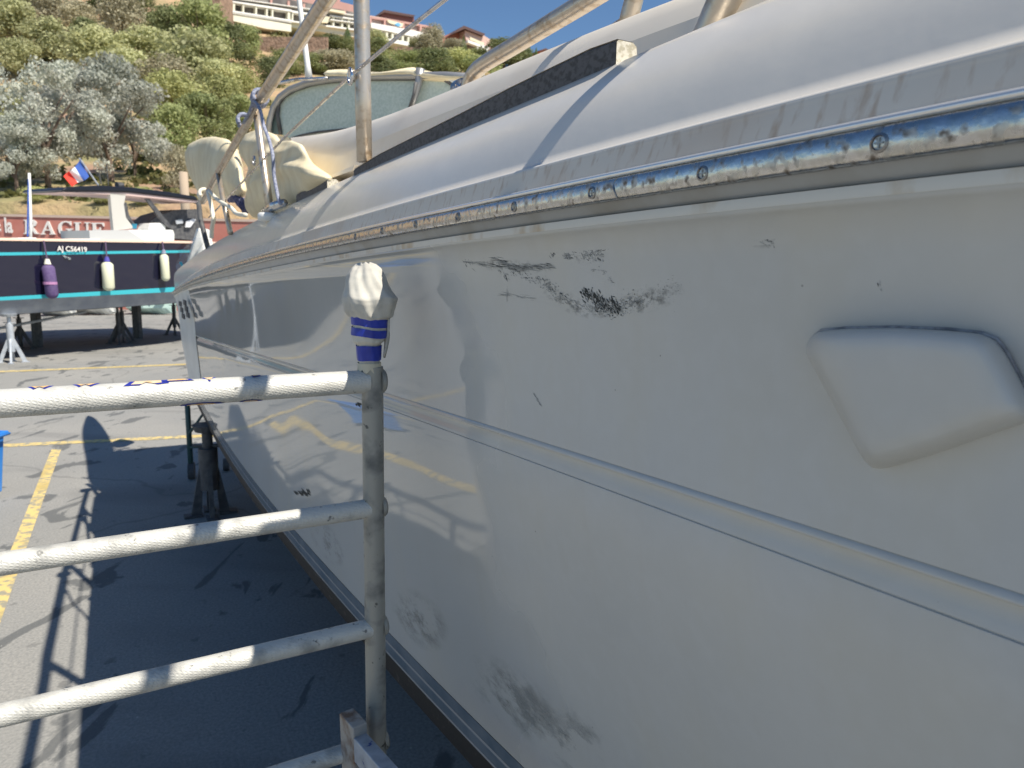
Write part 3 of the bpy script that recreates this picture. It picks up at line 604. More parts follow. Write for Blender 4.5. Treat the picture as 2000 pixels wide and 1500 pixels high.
# ------------------------------------------------------------------ scaffold
PY = 1.72
pt = hitY(727, 716, PY); px0, py0 = pt[0], pt[1]
sca = thing('scaffold_tower', 'aluminium scaffold end frame with round post and horizontal rungs beside the yacht hull', 'scaffold', (px0, py0, 0))
RD = -N
mb = MB(); mb.tube([(px0, py0, .02), (px0, py0, 1.0), (px0, py0, pt[2])], .0262, 28); mb.build('post', M_alu, sca, smooth=True, auto=.8)
mb = MB(); e = np.array([px0, py0, 0])+RD*1.32; mb.tube([e+(0, 0, .02), e+(0, 0, pt[2])], .0262, 20); mb.build('post', M_alu, sca, smooth=True, auto=.8)
rz = [hitY(706, y, PY)[2] for y in (744, 991, 1224, 1450)]; dz = rz[2]-rz[3]
rz = rz[:4]+[rz[3]-.285*(k+1) for k in range(4)]
for k, z in enumerate([q for q in rz if q > .15]):
    c = np.array([px0, py0, z]); r_ = (.0282, .0240, .0240, .0225)[min(k, 3)]
    mb = MB(); mb.tube([c+RD*t for t in np.linspace(.012, 1.31, 30)], r_, 28, cap=False); o = mb.build('rung', M_rung, sca, smooth=True)
    mb = MB(); mb.tube([c-RD*.018, c-RD*.026, c-RD*.031], [r_*1.08, r_*1.08, r_*.9], 24); mb.build('rung_end', M_alu, o, smooth=True, auto=.6)
# old sticker pieces round the top rung
R1 = np.array([px0, py0, rz[0]]); rr1 = .0282
def shell(poly, m_, lift, par):
    mb = MB(); cx = sum(p[0] for p in poly)/len(poly); cy = sum(p[1] for p in poly)/len(poly)
    def P(t, a): 
        nrm = math.cos(a)*np.array([0, 0, 1])-math.sin(a)*A   # a=0 on top, positive towards the camera
        return R1+RD*t+nrm*(rr1+lift+.0006)
    n = len(poly)
    for i in range(n):
        a, b = poly[i], poly[(i+1) % n]; mb.face([P(*a), P(*b), P(cx, cy)])
    return mb.build('sticker_piece', m_, par, fix=False)
stk = MB(); M_stO = mat('sticker_orange', (.66, .40, .16), .6, col2=(.6, .5, .35), nscale=60); M_stB = mat('sticker_blue', (.02, .03, .28), .5)
rungobj = [o for o in bpy.data.objects if o.name == 'rung'][0]
def letter(t, a, w, h, kind):
    # worn block-letter fragments: blue outline, orange face
    shapes = {'M': [(0, 0), (.25, 1), (.45, .35), (.65, 1), (1, .1), (.8, 0), (.62, .5), (.45, 0), (.3, .5), (.18, 0)],
              'H': [(0, 1), (.35, 1), (.4, .6), (.7, .65), (.75, 1), (1, .9), (1, .2), (.1, 0), (.15, .3)],
              'B': [(0, 1), (1, 1), (.85, .35), (.5, .05), (.15, .2), (0, .6)],
              'V': [(0, .1), (.5, 1), (1, 0), (.72, .05), (.28, .1)], 'Y': [(0, 0), (.45, .15), (1, -.1), (.9, .7), (.35, 1), (.3, .4)]}
    P = shapes[kind]; cx = sum(p[0] for p in P)/len(P); cy = sum(p[1] for p in P)/len(P)
    def mk(k): return [(t-(cx+(x-cx)*k)*w, a+(cy+(y-cy)*k)*h) for x, y in P]
    shell(mk(1.0), M_stB, .0008, rungobj); shell(mk(.68), M_stO, .0014, rungobj)
for t_, a_, w_, h_, k_2 in ((.625, -.15, .050, .62, 'M'), (.70, -.15, .045, .62, 'M'), (.535, -.22, .085, .85, 'H'), (.46, -.22, .060, .6, 'B'), (.385, -.15, .030, .8, 'V'), (.29, -.2, .030, .6, 'Y')): letter(t_, a_, w_, h_, k_2)
for t_, a_, w_, h_, k_2 in ((.43, 2.35, .09, .4, 'B'), (.31, 2.4, .05, .4, 'B')): letter(t_, a_, w_, h_, k_2)
# clip bracket and square brace
def q_(x, y, Y): return hitY(x, y, Y)
M_brk = mat('rusty_bracket', (.36, .35, .33), .5, .3, col2=(.16, .10, .07), nscale=14, nlo=.48, nhi=.6)
M_brace = mat('painted_brace', (.42, .46, .52), .45, .3, col2=(.30, .33, .38), nscale=20, col3=(.04, .07, .25), n3=40, lo3=.66, hi3=.69)
cb = q_(704, 1440, 1.61)
mb = MB(); bax = q_(760, 1494, 1.50)-q_(712, 1440, 1.61); bax /= np.linalg.norm(bax); sid = np.cross(bax, (0, 0, 1)); sid /= np.linalg.norm(sid); upv = np.cross(sid, bax)
c0 = q_(690, 1412, 1.645); 
mb.box(c0-upv*.085, bax*.085, sid*.040, upv*.20); mb.build('bracket', M_brk, sca, bevel=.004)
mb = MB(); mb.box(c0+bax*.25-upv*.045, bax*.44, sid*.036, upv*.065); mb.build('brace', M_brace, sca, bevel=.003)
mb = MB(); mb.tube([c0-upv*.02-sid*.017-bax*.012, c0-upv*.02+sid*.017-bax*.012], .0055, 12); mb.build('bolt', M_black, sca)
mb = MB(); mb.prism([c0-upv*.10+sid*.012+bax*.01, c0-upv*.10+sid*.012+bax*.035, c0-upv*.20+sid*.012+bax*.032], sid*-.004); mb.build('latch_tongue', mat('rusty_tongue', (.45, .28, .13), .7), sca)

# cloth-wrapped head on the post
cl = thing('padded_wrap', 'grey cloth pad taped in blue round the top of the scaffold post', 'pad', pt)
prof = [(715, 701, 743), (706, 700, 741), (700, 699, 742), (672, 697, 743), (666, 689, 750), (655, 688, 753), (640, 690, 755), (626, 689, 754), (618, 686, 765), (606, 677, 768), (592, 673, 774), (582, 672, 776), (568, 675, 765), (552, 677, 757), (538, 681, 751), (526, 688, 744), (518, 696, 734), (514, 706, 722)]
def ringrow(y, xl, xr, ph=0, amp=.0, rs_=1., n=84, yd=1.0):
    c = hitY((xl+xr)/2, y, PY); a_ = (xr-xl)/2*PY/F*rs_; row = []
    for j in range(n):
        q = 2*math.pi*j/n; w = 1+amp*(.55*math.sin(5*q+ph)+.45*abs(math.sin(4.5*q-1.3*ph))+.3*math.sin(13*q+2.2*ph)+.5*math.sin(3*q+ph*.6)-.2); row.append(c+np.array([math.cos(q)*a_*w, math.sin(q)*a_*w*yd, .0035*amp*10*math.sin(4*q+ph)]))
    return row
fine = []
for i in range(len(prof)-1):
    for k in range(4):
        t = k/4; fine.append(tuple(lerp(prof[i][j], prof[i+1][j], t) for j in range(3)))
fine.append(prof[-1])
mb = MB(); mb.grid([ringrow(y, xl, xr, (715-y)*.035, .085 if y < 618 else .045) for y, xl, xr in fine], True, cap1=True)
o = mb.build('cloth', M_clothr, cl, smooth=True)
for ya, yb in ((703, 674), (656, 641), (636, 620)):
    mb = MB(); rows = []
    for i in range(7):
        y = lerp(ya, yb, i/6); xl = np.interp(-y, [-p[0] for p in prof], [p[1] for p in prof]); xr = np.interp(-y, [-p[0] for p in prof], [p[2] for p in prof]); tl = (0 if ya > 690 else 4)
        xl = max(xl, 687) ; xr = min(xr, 755)
        rows.append([p+np.array([0, 0, -tl*.0012*math.cos(2*math.pi*j/84)]) for j, p in enumerate(ringrow(y, xl-1.5, xr+1.5, (715-y)*.035, .02, 1.03))])
    mb.grid(rows, True); mb.build('tape', M_tape, cl, smooth=True)
mb = MB(); rows = []
for i in range(8):
    t = i/7; rows.append([hitY(lerp(750, 762, w_)+3*math.sin(t*3)-t*12*w_, lerp(622, 698, t), PY+.012*math.sin(w_*5+t*2)) for w_ in (0, .33, .66, 1)])
mb.grid(rows); o = mb.build('loose_flap', M_clothr, cl, smooth=True, fix=False); so_ = o.modifiers.new('solid', 'SOLIDIFY'); so_.thickness = .003
mb = MB(); rows = [ringrow(708, 699, 743, 1, .02, 1.04), [p+np.array([0, 0, -.004-.010*abs(math.sin(j*.33))]) for j, p in enumerate(ringrow(716, 699, 744, 1, .02, 1.04))]]
mb.grid(rows, True); mb.build('torn_hem', mat('masking', (.62, .56, .42), .9), cl, smooth=True)

# ------------------------------------------------------------------ stands under the near yacht, bin
def jack(x, y, top, m_, name, label, grp, r=.05, pad=.13, foot=.45, loc=None):
    g_ = hitG(x, y) if loc is None else np.array(loc); o = thing(name, label, 'stand', g_, grp)
    b_ = MB(); b_.tube([g_+(0, 0, .25), g_+(0, 0, top-.22)], r, 14); b_.build('column', m_, o, smooth=True, auto=.7)
    b_ = MB(); b_.tube([g_+(0, 0, top-.26), g_+(0, 0, top-.05)], r*.55, 12); b_.tube([g_+(-.14, 0, top-.2), g_+(.14, 0, top-.2)], .012, 6); b_.build('screw_jack', M_galv if m_ is M_galv else m_, o, smooth=True, auto=.7)
    b_ = MB(); b_.tube([g_+(0, 0, top-.06), g_+(0, 0, top)], [pad*.8, pad], 14); b_.build('pad', m_, o)
    for k in range(4):
        a_ = .5+k*math.pi/2; d_ = np.array([math.cos(a_), math.sin(a_), 0]); b_ = MB()
        sd = np.array([-d_[1], d_[0], 0])*.02
        b_.prism([g_+d_*r*.6+(0, 0, .62)-sd, g_+d_*(foot*.62)+(0, 0, .02)-sd, g_+d_*(foot*.62-.09)+(0, 0, .02)-sd, g_+d_*r*.6+(0, 0, .42)-sd], sd*2)
        b_.box(g_+d_*foot*.55+(0, 0, .012), d_*.16, sd*5, (0, 0, .02)); b_.build('leg', m_, o)
    return o
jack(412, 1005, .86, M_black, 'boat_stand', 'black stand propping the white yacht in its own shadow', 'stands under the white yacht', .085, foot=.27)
g_ = hitG(374, 935); o = thing('wheeled_prop', 'thin dark green prop with a black castor under the white yacht stern', 'prop', g_)
b_ = MB(); b_.tube([g_+(0, 0, .1), g_+(-.05, .1, 1.05)], .028, 10); b_.tube([g_+(0, 0, .5), g_+N*.25+(0, 0, .85)], .014, 8); b_.tube([g_+(-.0, 0, .35), g_+N*.3+(0, 0, .35)], .014, 8); b_.build('pole', M_green, o, smooth=True)
b_ = MB(); b_.tube([g_+(-.03, 0, .09)-A*.0, g_+(.03, 0.02, .09)], .09, 18); b_.build('wheel', M_black, o)
b_ = MB(); b_.tube([g_+N*.28+(-.03, .2, .07), g_+N*.28+(.03, .22, .07)], .07, 18); b_.build('wheel', M_black, o)
# keel blocks so the yacht stands on something
for k, sv in enumerate((1.0, 3.8, 6.6)):
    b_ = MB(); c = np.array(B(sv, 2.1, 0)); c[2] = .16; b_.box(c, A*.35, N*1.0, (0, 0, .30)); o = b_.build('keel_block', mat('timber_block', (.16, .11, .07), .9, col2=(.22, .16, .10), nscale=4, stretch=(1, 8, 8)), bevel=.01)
    prop(o, 'timber keel block deep in the shadow under the white yacht, %s' % ('nearest the camera', 'the middle one of three', 'nearest the stern')[k], 'block', 'keel blocks')
bc = hitG(10, 985); o = thing('wheelie_bin', 'blue plastic wheelie bin cut off by the left edge of the photo', 'bin', bc+np.array([-.38, .0, 0]))
b_ = MB(); c = bc+np.array([-.38, .0, 0]); rows = [[c+(sx*w/2, sy*w/2, z) for sx, sy in ((-1, -1), (1, -1), (1, 1), (-1, 1))] for z, w in ((.06, .42), (.62, .50), (.63, .56), (.66, .56), (.66, .50), (.10, .40))]
b_.grid(rows, True, cap0=True, cap1=True); b_.build('body', M_blue, o, bevel=.01)
b_ = MB(); b_.tube([c+(.25, .24, .63), c+(.31, .24, .64), c+(.31, -.20, .64), c+(.25, -.20, .63)], .014, 8); b_.build('handle', M_blue, o, smooth=True)
b_ = MB(); b_.tube([c+(.20, -.22, .07), c+(.235, -.22, .07)], .07, 16); b_.build('wheel', M_black, o)

# ------------------------------------------------------------------ far boat on stands
P0 = hitG(25, 708); V = np.array([math.sin(math.radians(27)), math.cos(math.radians(27)), 0]); WA = np.array([-V[1], V[0], 0])
def fb(x, y, w=0.): return hitP(x, y, P0+WA*w, WA)
def fuz(x, y, w=0.): p = fb(x, y, w); return float(np.dot(p-P0, V)), float(p[2])
def FP(u_, w_, z_): return P0+V*u_+WA*w_+np.array([0, 0, z_-P0[2]])
def lin(pa, pb, w): (ua, za), (ub, zb) = fuz(*pa, w), fuz(*pb, w); return lambda u_: za+(zb-za)*(u_-ua)/(ub-ua)
G0 = -.32; gz = lin((0, 469), (345, 474), G0); s1a = lin((0, 493), (340, 489), -.28); s1b = lin((0, 499), (340, 494), -.28); s2a = lin((0, 580), (340, 561), -.24); s2b = lin((0, 587), (340, 570), -.23); ch = lin((40, 613), (340, 592), .0)
boat2 = thing('motor_boat', 'dark navy motor boat with turquoise stripes propped on yard stands', 'boat', P0)
us = np.linspace(-3.5, 7.5, 30)
def bowf(u_): return max(0, (u_-3.5)/4.)**2*1.7
def frows(fn, sym=True):
    rows = [[FP(u_, w_+bowf(u_)*(1 if sym else 1), z_) for w_, z_ in fn(u_)] for u_ in us]; rows2 = [[FP(u_, 5.2-w_-bowf(u_), z_) for w_, z_ in fn(u_)] for u_ in us]; return rows, rows2
def fpart(name, fn, m_, par=boat2, both=True, **kw):
    b_ = MB(); r1, r2 = frows(fn); b_.grid(r1); 
    if both: b_.grid(r2)
    return b_.build(name, m_, par, smooth=True, **kw)
h2 = fpart('hull', lambda u_: [(G0, gz(u_)), (G0+.02, lerp(gz(u_), s1a(u_), .9)), (-.28, lerp(gz(u_), s2a(u_), .55)), (-.24, s2a(u_)), (-.23, s2b(u_))], M_navy)
fpart('upper_stripe', lambda u_: [(G0+.015, s1a(u_)), (G0+.02, s1b(u_))], M_turq)
fpart('lower_stripe', lambda u_: [(-.252, s2a(u_)), (-.243, s2b(u_))], M_turq)
fpart('grey_bottom', lambda u_: [(-.23, s2b(u_)), (.0, ch(u_))], M_greyaf)
fpart('hull_bottom', lambda u_: [(.0, ch(u_)), (.10, ch(u_)-.02), (1.2, ch(u_)-.09), (2.6, ch(u_)-.13)], M_anti)
fpart('toe_rail', lambda u_: [(G0-.02, gz(u_)-.01), (G0-.02, gz(u_)+.05), (G0+.06, gz(u_)+.05)], M_gold)
b_ = MB(); r1, r2 = frows(lambda u_: [(G0+.03, gz(u_)+.02), (2.6, gz(u_)+.04)]); b_.grid(r1); b_.grid(r2); b_.build('deck', M_white, boat2)
b_ = MB(); b_.face([FP(-3.5, w_, z_) for w_, z_ in ((G0, gz(-3.5)), (-.1, s2a(-3.5)), (.0, ch(-3.5)), (2.6, ch(-3.5)-.13), (5.2, ch(-3.5)), (5.44, s2a(-3.5)), (5.52, gz(-3.5)))]); b_.build('transom', M_navy, boat2)
def fprism(name, pts, m_, w, th, par=boat2, bevel=0.):
    b_ = MB(); b_.prism([fb(x, y, w) for x, y in pts], WA*th); return b_.build(name, m_, par, bevel=bevel)
fprism('lower_trim', [(-20, 552), (140, 548), (150, 550), (142, 553), (-20, 558)], M_gold, -.25, .03)
fprism('short_trim', [(-20, 530), (44, 529), (46, 534), (44, 536), (-20, 537)], M_gold, -.27, .03)
fprism('deck_cushion', [(35, 464), (72, 464), (74, 472), (35, 473)], M_white, -.30, .3, bevel=.02)
fprism('deck_cushion', [(135, 466), (195, 466), (200, 472), (135, 473)], M_white, -.30, .3, bevel=.02)
hz = [(120, 371), (128, 366), (190, 362), (260, 366), (330, 375), (384, 384), (388, 392), (330, 384), (250, 375), (180, 374), (125, 374)]
fprism('hardtop', hz, mat('black_canopy', (.008, .008, .014), .28), .45, 1.7, bevel=.03)
fprism('hardtop_lining', [(126, 375), (180, 375), (250, 376), (330, 385), (386, 392), (386, 396), (330, 390), (250, 382), (180, 378)], mat('pink_lining', (.62, .46, .42), .6), .5, 1.6)
fprism('hardtop_pillar', [(215, 377), (246, 379), (242, 400), (246, 425), (262, 446), (222, 450), (219, 420)], mat('pillar_grey', (.55, .53, .48), .5), .5, .12)
fprism('pillar_glass', [(247, 395), (252, 420), (264, 438), (262, 440), (246, 425), (242, 400)], M_black, .5, .1)
fprism('windscreen_frame', [(284, 388), (292, 388), (334, 440), (346, 442), (342, 450), (322, 440)], M_black, .55, .06)
fprism('windscreen_frame', [(352, 388), (392, 390), (394, 402), (375, 395)], M_black, .55, .06)
fprism('dashboard', [(285, 440), (310, 420), (345, 410), (392, 408), (392, 470), (342, 466), (330, 436), (300, 436)], M_black, 1.0, .8)
fprism('seat_back', [(290, 449), (294, 436), (318, 435), (323, 440), (325, 449)], M_white, .6, .5, bevel=.03)
fprism('console', [(246, 449), (338, 449), (341, 456), (341, 470), (278, 470), (252, 466)], M_white, .35, 1.2, bevel=.02)
fprism('locker', [(174, 450), (250, 449), (280, 469), (176, 469)], mat('locker_grey', (.46, .46, .45), .5), .3, 1.2)
fprism('blue_cup', [(258, 437), (268, 437), (267, 447), (259, 447)], M_teal, .5, .15)
fprism('screen', [(343, 430), (356, 428), (358, 436), (345, 438)], mat('screen_glass', (.4, .42, .45), .1), .9, .03)
fprism('screen', [(364, 432), (378, 427), (383, 429), (372, 444), (362, 444)], mat('white_screen', (.6, .6, .62), .1), .9, .03)
b_ = MB(); b_.tube([fb(212, 362, .6), fb(208, 320, .6)], .012, 6); b_.build('mast_antenna', M_black, boat2); b_ = MB(); b_.tube([fb(198, 360, .6), fb(193, 338, .6)], .016, 6); b_.build('whip_antenna', M_black, boat2); b_ = MB(); b_.tube([fb(228, 362, .8), fb(240, 362, .8)], [.09, .07], 10); b_.build('radar_dome', M_black, boat2)
b_ = MB(); b_.tube([fb(x, y, .45) for x, y in ((60, 470), (60, 430), (57, 338))], [.03, .035, .03], 10); b_.build('white_staff', M_white, boat2, smooth=True)
b_ = MB(); b_.tube([fb(x, y, .45) for x, y in ((54, 462), (55, 400), (56, 350))], .02, 6); b_.build('blue_line', M_fblue, boat2)
# registration letters
def text_obj(body, name, p, xdir, size, m_, par, th=.004, bold=0., sx=1.0, up=(0, 0, 1)):
    cu_ = bpy.data.curves.new('t', 'FONT'); cu_.body = body; cu_.size = size; cu_.extrude = th; cu_.offset = bold; to = bpy.data.objects.new('t', cu_); COL.objects.link(to)
    bpy.context.view_layer.update(); me = bpy.data.meshes.new_from_object(to.evaluated_get(bpy.context.evaluated_depsgraph_get())); bpy.data.objects.remove(to)
    X = Vector(tuple(xdir)).normalized(); Z_ = Vector(up); Y_ = Z_; Nn = X.cross(Y_); off = Vector((0, 0, 0)); q = par
    while q is not None: off += q.location; q = q.parent
    for v in me.vertices: c = v.co.copy(); v.co = Vector(tuple(p))+X*c.x*sx+Y_*c.y+Nn*c.z-off
    me.materials.clear(); me.materials.append(m_); o = bpy.data.objects.new(name, me); COL.objects.link(o); o.parent = par; return o
tp = fb(112, 490, -.345); te = fb(177, 489, -.345); text_obj('AJ C56419', 'registration', tp, V, .165, M_letter, boat2, sx=np.linalg.norm(te-tp)/(.165*4.95), bold=.002)
for (x, y) in ((128, 502), (136, 505)):
    b_ = MB(); b_.tube([fb(x, y, -.33), fb(x, y, -.27)], .03, 10); b_.build('through_hull', M_steel, boat2)
# shaft and rudder below
b_ = MB(); b_.tube([FP(-.2+0, 1.6, .55), FP(2.8, 1.6, .98)], .035, 8); b_.build('propeller_shaft', M_galv, boat2)
b_ = MB()
for k in range(4):
    a_ = k*math.pi/2+.4; b_.prism([FP(-.2, 1.6, .55)+WA*.0, FP(-.2, 1.6+.30*math.cos(a_), .55+.30*math.sin(a_)), FP(-.15, 1.6+.28*math.cos(a_+.7), .55+.28*math.sin(a_+.7))], V*.03)
b_.build('propeller', mat('bronze', (.18, .13, .08), .5, .6), boat2)
b_ = MB(); b_.prism([FP(-.7, 1.6, .95), FP(-.35, 1.6, .95), FP(-.4, 1.6, .25), FP(-.75, 1.6, .30)], WA*.06); b_.build('rudder', M_anti, boat2)
# stands below
zt = ch(0)
jack(25, 708, zt+.02, M_galv, 'boat_stand', 'pale grey screw stand with splayed feet under the left of the navy boat', 'stands under the navy boat', .075, .17, .46)
for (u_, w_, lab) in ((1.6, 2.6, 'dark steel stand in the shade below the navy boat, beside the propeller shaft'), (3.9, 1.9, 'twin-legged dark stand in the shade below the middle of the navy boat'), (4.3, 2.3, 'dark stand just right of the twin-legged one below the navy boat'), (6.6, 3.0, 'slim dark stand farthest right under the navy boat')):
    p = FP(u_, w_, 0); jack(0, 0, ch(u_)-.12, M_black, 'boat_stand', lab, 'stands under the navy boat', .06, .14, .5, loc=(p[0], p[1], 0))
for (u_, ) in ((2.2,), (5.2,)):
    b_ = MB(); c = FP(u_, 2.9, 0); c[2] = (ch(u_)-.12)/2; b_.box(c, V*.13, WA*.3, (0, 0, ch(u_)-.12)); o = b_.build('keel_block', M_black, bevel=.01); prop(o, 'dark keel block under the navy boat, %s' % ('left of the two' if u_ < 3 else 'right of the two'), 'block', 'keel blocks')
# fenders
def fender(x, y0, y1, yl, wpx, m_, label, w=-.42, cap=None, lean=0):
    o = thing('fender', label, 'fender', fb(x, (y0+y1)/2, w), 'fenders hanging on the navy boat')
    a_, b2 = fb(x, y0, w), fb(x+lean, y1, w); L_ = np.linalg.norm(b2-a_); r_ = wpx*18/F/2
    prf = [(0, .3), (.04, .7), (.10, 1), (.5, 1), (.88, 1), (.95, .8), (1, .35)]
    b_ = MB(); b_.tube([lerp(a_, b2, t) for t, q in prf], [r_*q for t, q in prf], 16); b_.build('body', m_, o, smooth=True)
    b_ = MB(); b_.tube([a_+(0, 0, .0), a_+(0, 0, .12)], [r_*.55, r_*.3], 10); b_.build('cap', cap or m_, o)
    b_ = MB(); b_.tube([a_+(0, 0, .08), fb(x-lean*.8, yl, -.37)], .018, 6); b_.build('line', mat('fender_line', (.12, .08, .14), .9), o)
    return o
f1 = fender(93, 516, 583, 470, 21, M_purple, 'purple cloth-covered fender hanging leftmost on the navy hull', lean=10, cap=M_wrope)
b_ = MB(); p = fb(98, 553, -.42); b_.tube([p+(0, 0, .03), p-(0, 0, .03)], .145, 14); b_.build('band', mat('lilac_band', (.45, .22, .40), .8), f1)
fender(209, 511, 568, 472, 21, M_fend, 'cream fender with a blue cap, in the middle of the navy hull', lean=4, cap=mat('blue_cap', (.08, .07, .35), .5))
fender(320, 496, 549, 472, 17, M_fend, 'cream fender hanging rightmost, next to the white yacht', lean=4, cap=M_brope)
# flag
fl = thing('flag', 'small French tricolour on a slanting staff above the navy boat', 'flag', fb(192, 361, .5))
b_ = MB(); b_.tube([fb(192, 362, .5), fb(155, 309, .5)], .022, 8); b_.build('staff', M_galv, fl)
for k, (m_, nm) in enumerate(((M_fblue, 'blue_band'), (M_fwhite, 'white_band'), (M_red, 'red_band'))):
    b_ = MB(); rows = []
    for i in range(7):
        t = (k+i/6)/3; a_ = (lerp(157, 124, t), lerp(311, 347, t)+3*math.sin(t*5)); b2 = (lerp(174, 141, t), lerp(343, 367, t)+3*math.sin(t*5+.6))
        rows.append([fb(lerp(a_[0], b2[0], j/6), lerp(a_[1], b2[1], j/6), .47+.06*math.sin(t*9+j*.5)) for j in range(7)])
    b_.grid(rows); b_.build(nm, m_, fl, smooth=True, fix=False)

# ------------------------------------------------------------------ sign wall and things on the quay behind
YW = 36.0
def yw(x, y, o=0.): return hitY(x, y, YW-o)
wl = thing('sign_wall', 'long low red wall with white lettering RAGUE behind the navy boat', 'wall', (-20, YW, 0))
b_ = MB(); a_ = yw(-500, 412); e_ = yw(520, 434); zt1, zt2 = a_[2], e_[2]
b_.prism([(a_[0], YW, 0), (e_[0], YW, 0), (e_[0], YW, zt2), (a_[0], YW, zt1)], (0, .5, 0)); b_.build('panel', M_sign, wl)
b_ = MB(); b_.prism([(a_[0], YW-.05, zt1), (e_[0], YW-.05, zt2), (e_[0], YW-.05, zt2+.12), (a_[0], YW-.05, zt1+.12)], (0, .6, 0)); b_.build('coping', mat('pink_coping', (.55, .42, .34), .8), wl)
LT = {  # serif capitals as strokes in a unit box
 'R': [[(0, 0), (.42, 0), (.42, .06), (.32, .08), (.32, .94), (.42, 1), (0, 1), (0, .94), (.10, .92), (.10, .08), (0, .06)], [(.32, 1), (.62, .99), (.80, .88), (.84, .74), (.78, .58), (.58, .49), (.32, .47), (.32, .54), (.48, .56), (.60, .64), (.62, .74), (.60, .85), (.48, .93), (.32, .94)], [(.40, .50), (.60, .50), (.88, .08), (1, .06), (1, 0), (.72, 0)]],
 'A': [[(0, 0), (.32, 0), (.32, .06), (.22, .08), (.50, .82), (.48, 1), (.44, 1), (.08, .08), (0, .06)], [(.44, 1), (.56, 1), (.92, .08), (1, .06), (1, 0), (.60, 0), (.60, .06), (.70, .08), (.46, .80)], [(.25, .30), (.70, .30), (.70, .38), (.27, .38)]],
 'U': [[(0, 1), (.42, 1), (.42, .94), (.31, .92), (.31, .35), (.38, .14), (.55, .08), (.55, 0), (.35, 0), (.16, .08), (.10, .30), (.10, .92), (0, .94)], [(.55, 0), (.72, .04), (.83, .15), (.86, .32), (.86, .92), (.98, .94), (.98, 1), (.64, 1), (.64, .94), (.76, .92), (.76, .35), (.70, .15), (.55, .08)]],
 'E': [[(0, 0), (.5, 0), (.5, .07), (.32, .08), (.32, .92), (.5, .93), (.5, 1), (0, 1), (0, .94), (.10, .92), (.10, .08), (0, .06)], [(.5, 0), (.92, 0), (.95, .28), (.89, .28), (.78, .08), (.5, .07)], [(.5, .93), (.74, .92), (.84, .74), (.90, .74), (.88, 1), (.5, 1)], [(.32, .46), (.55, .46), (.60, .34), (.66, .34), (.66, .68), (.60, .68), (.55, .54), (.32, .54)]],
 'G': [[(.90, .70), (.84, .70), (.74, .86), (.56, .93), (.40, .88), (.30, .72), (.28, .5), (.06, .5), (.10, .75), (.28, .95), (.55, 1.02), (.74, .97), (.84, 1), (.88, 1)], [(.06, .5), (.28, .5), (.32, .25), (.42, .10), (.58, .06), (.60, -.02), (.36, .0), (.14, .16)], [(.58, .06), (.68, .10), (.68, .36), (.56, .40), (.56, .46), (1, .46), (1, .40), (.90, .38), (.90, .08), (.76, .0), (.60, -.02)]]}
def wletter(ch_, x0, x1, yt, yb):
    for k, poly in enumerate(LT[ch_]):
        pts = [yw(lerp(x0, x1, px), lerp(yb, yt, py), .06+.004*k) for px, py in poly]
        mb_.prism(pts, (0, .05, 0))
for ch_, x0, x1, yt, yb in (('R', 46, 76, 429, 457), ('A', 79, 108, 432, 458), ('G', 111, 142, 432, 459), ('U', 144, 176, 434, 461), ('E', 178, 206, 435, 463)):
    mb_ = MB(); wletter(ch_, x0, x1, yt, yb); mb_.build('letter', M_letter, wl)
p = yw(-9, 453, .07); text_obj('e la', 'small_lettering', p, (1, 0, 0), 1.0, M_letter, wl, bold=.03, sx=.62)
# vehicles and hulls on the far side of the boat, seen beneath it
def smallboat(x0, x1, yb, h, Y, m_, label):
    a_ = hitY(x0, yb, Y); e_ = hitY(x1, yb, Y); L_ = e_[0]-a_[0]; c = np.array([(a_[0]+e_[0])/2, Y, 0]); o = thing('dinghy', label, 'dinghy', c, 'dinghies on the quay behind the navy boat')
    b_ = MB(); rows = []
    for i in range(11):
        t = i/10; w_ = .75*math.sin(math.pi*min(1, .5+t*.55))+.05 if t > .4 else .72
        xx = -L_/2+L_*t; rows.append([c+(xx, -w_, h), c+(xx, -w_*.9, h*.4), c+(xx, 0, .02+.3*h*max(0, t-.7)), c+(xx, w_*.9, h*.4), c+(xx, w_, h)])
    b_.grid(rows); b_.face(rows[0]); b_.build('hull', m_, o, smooth=False)
    b_ = MB(); b_.box(c+(0, 0, h*.8), (.3, 0, 0), (0, 1.2, 0), (0, 0, .05)); b_.box(c+(L_*.25, 0, h*.8), (.3, 0, 0), (0, 1.2, 0), (0, 0, .05)); b_.build('thwart', M_white, o)
smallboat(88, 150, 625, .7, 31, M_white, 'white dinghy glimpsed left under the navy boat')
smallboat(158, 232, 622, .8, 32, M_white, 'long white dinghy glimpsed in the middle under the navy boat')
smallboat(262, 345, 622, .8, 33, mat('pale_teal', (.45, .60, .55), .5), 'pale teal dinghy glimpsed right under the navy boat')
b_ = MB(); b_.tube([hitY(366, 470, 24), hitY(358, 336, 24)], [.16, .13], 10); o = b_.build('mooring_post', mat('weathered_timber', (.42, .33, .24), .9), smooth=True); prop(o, 'bare pinkish timber post behind the navy boat hardtop', 'post')

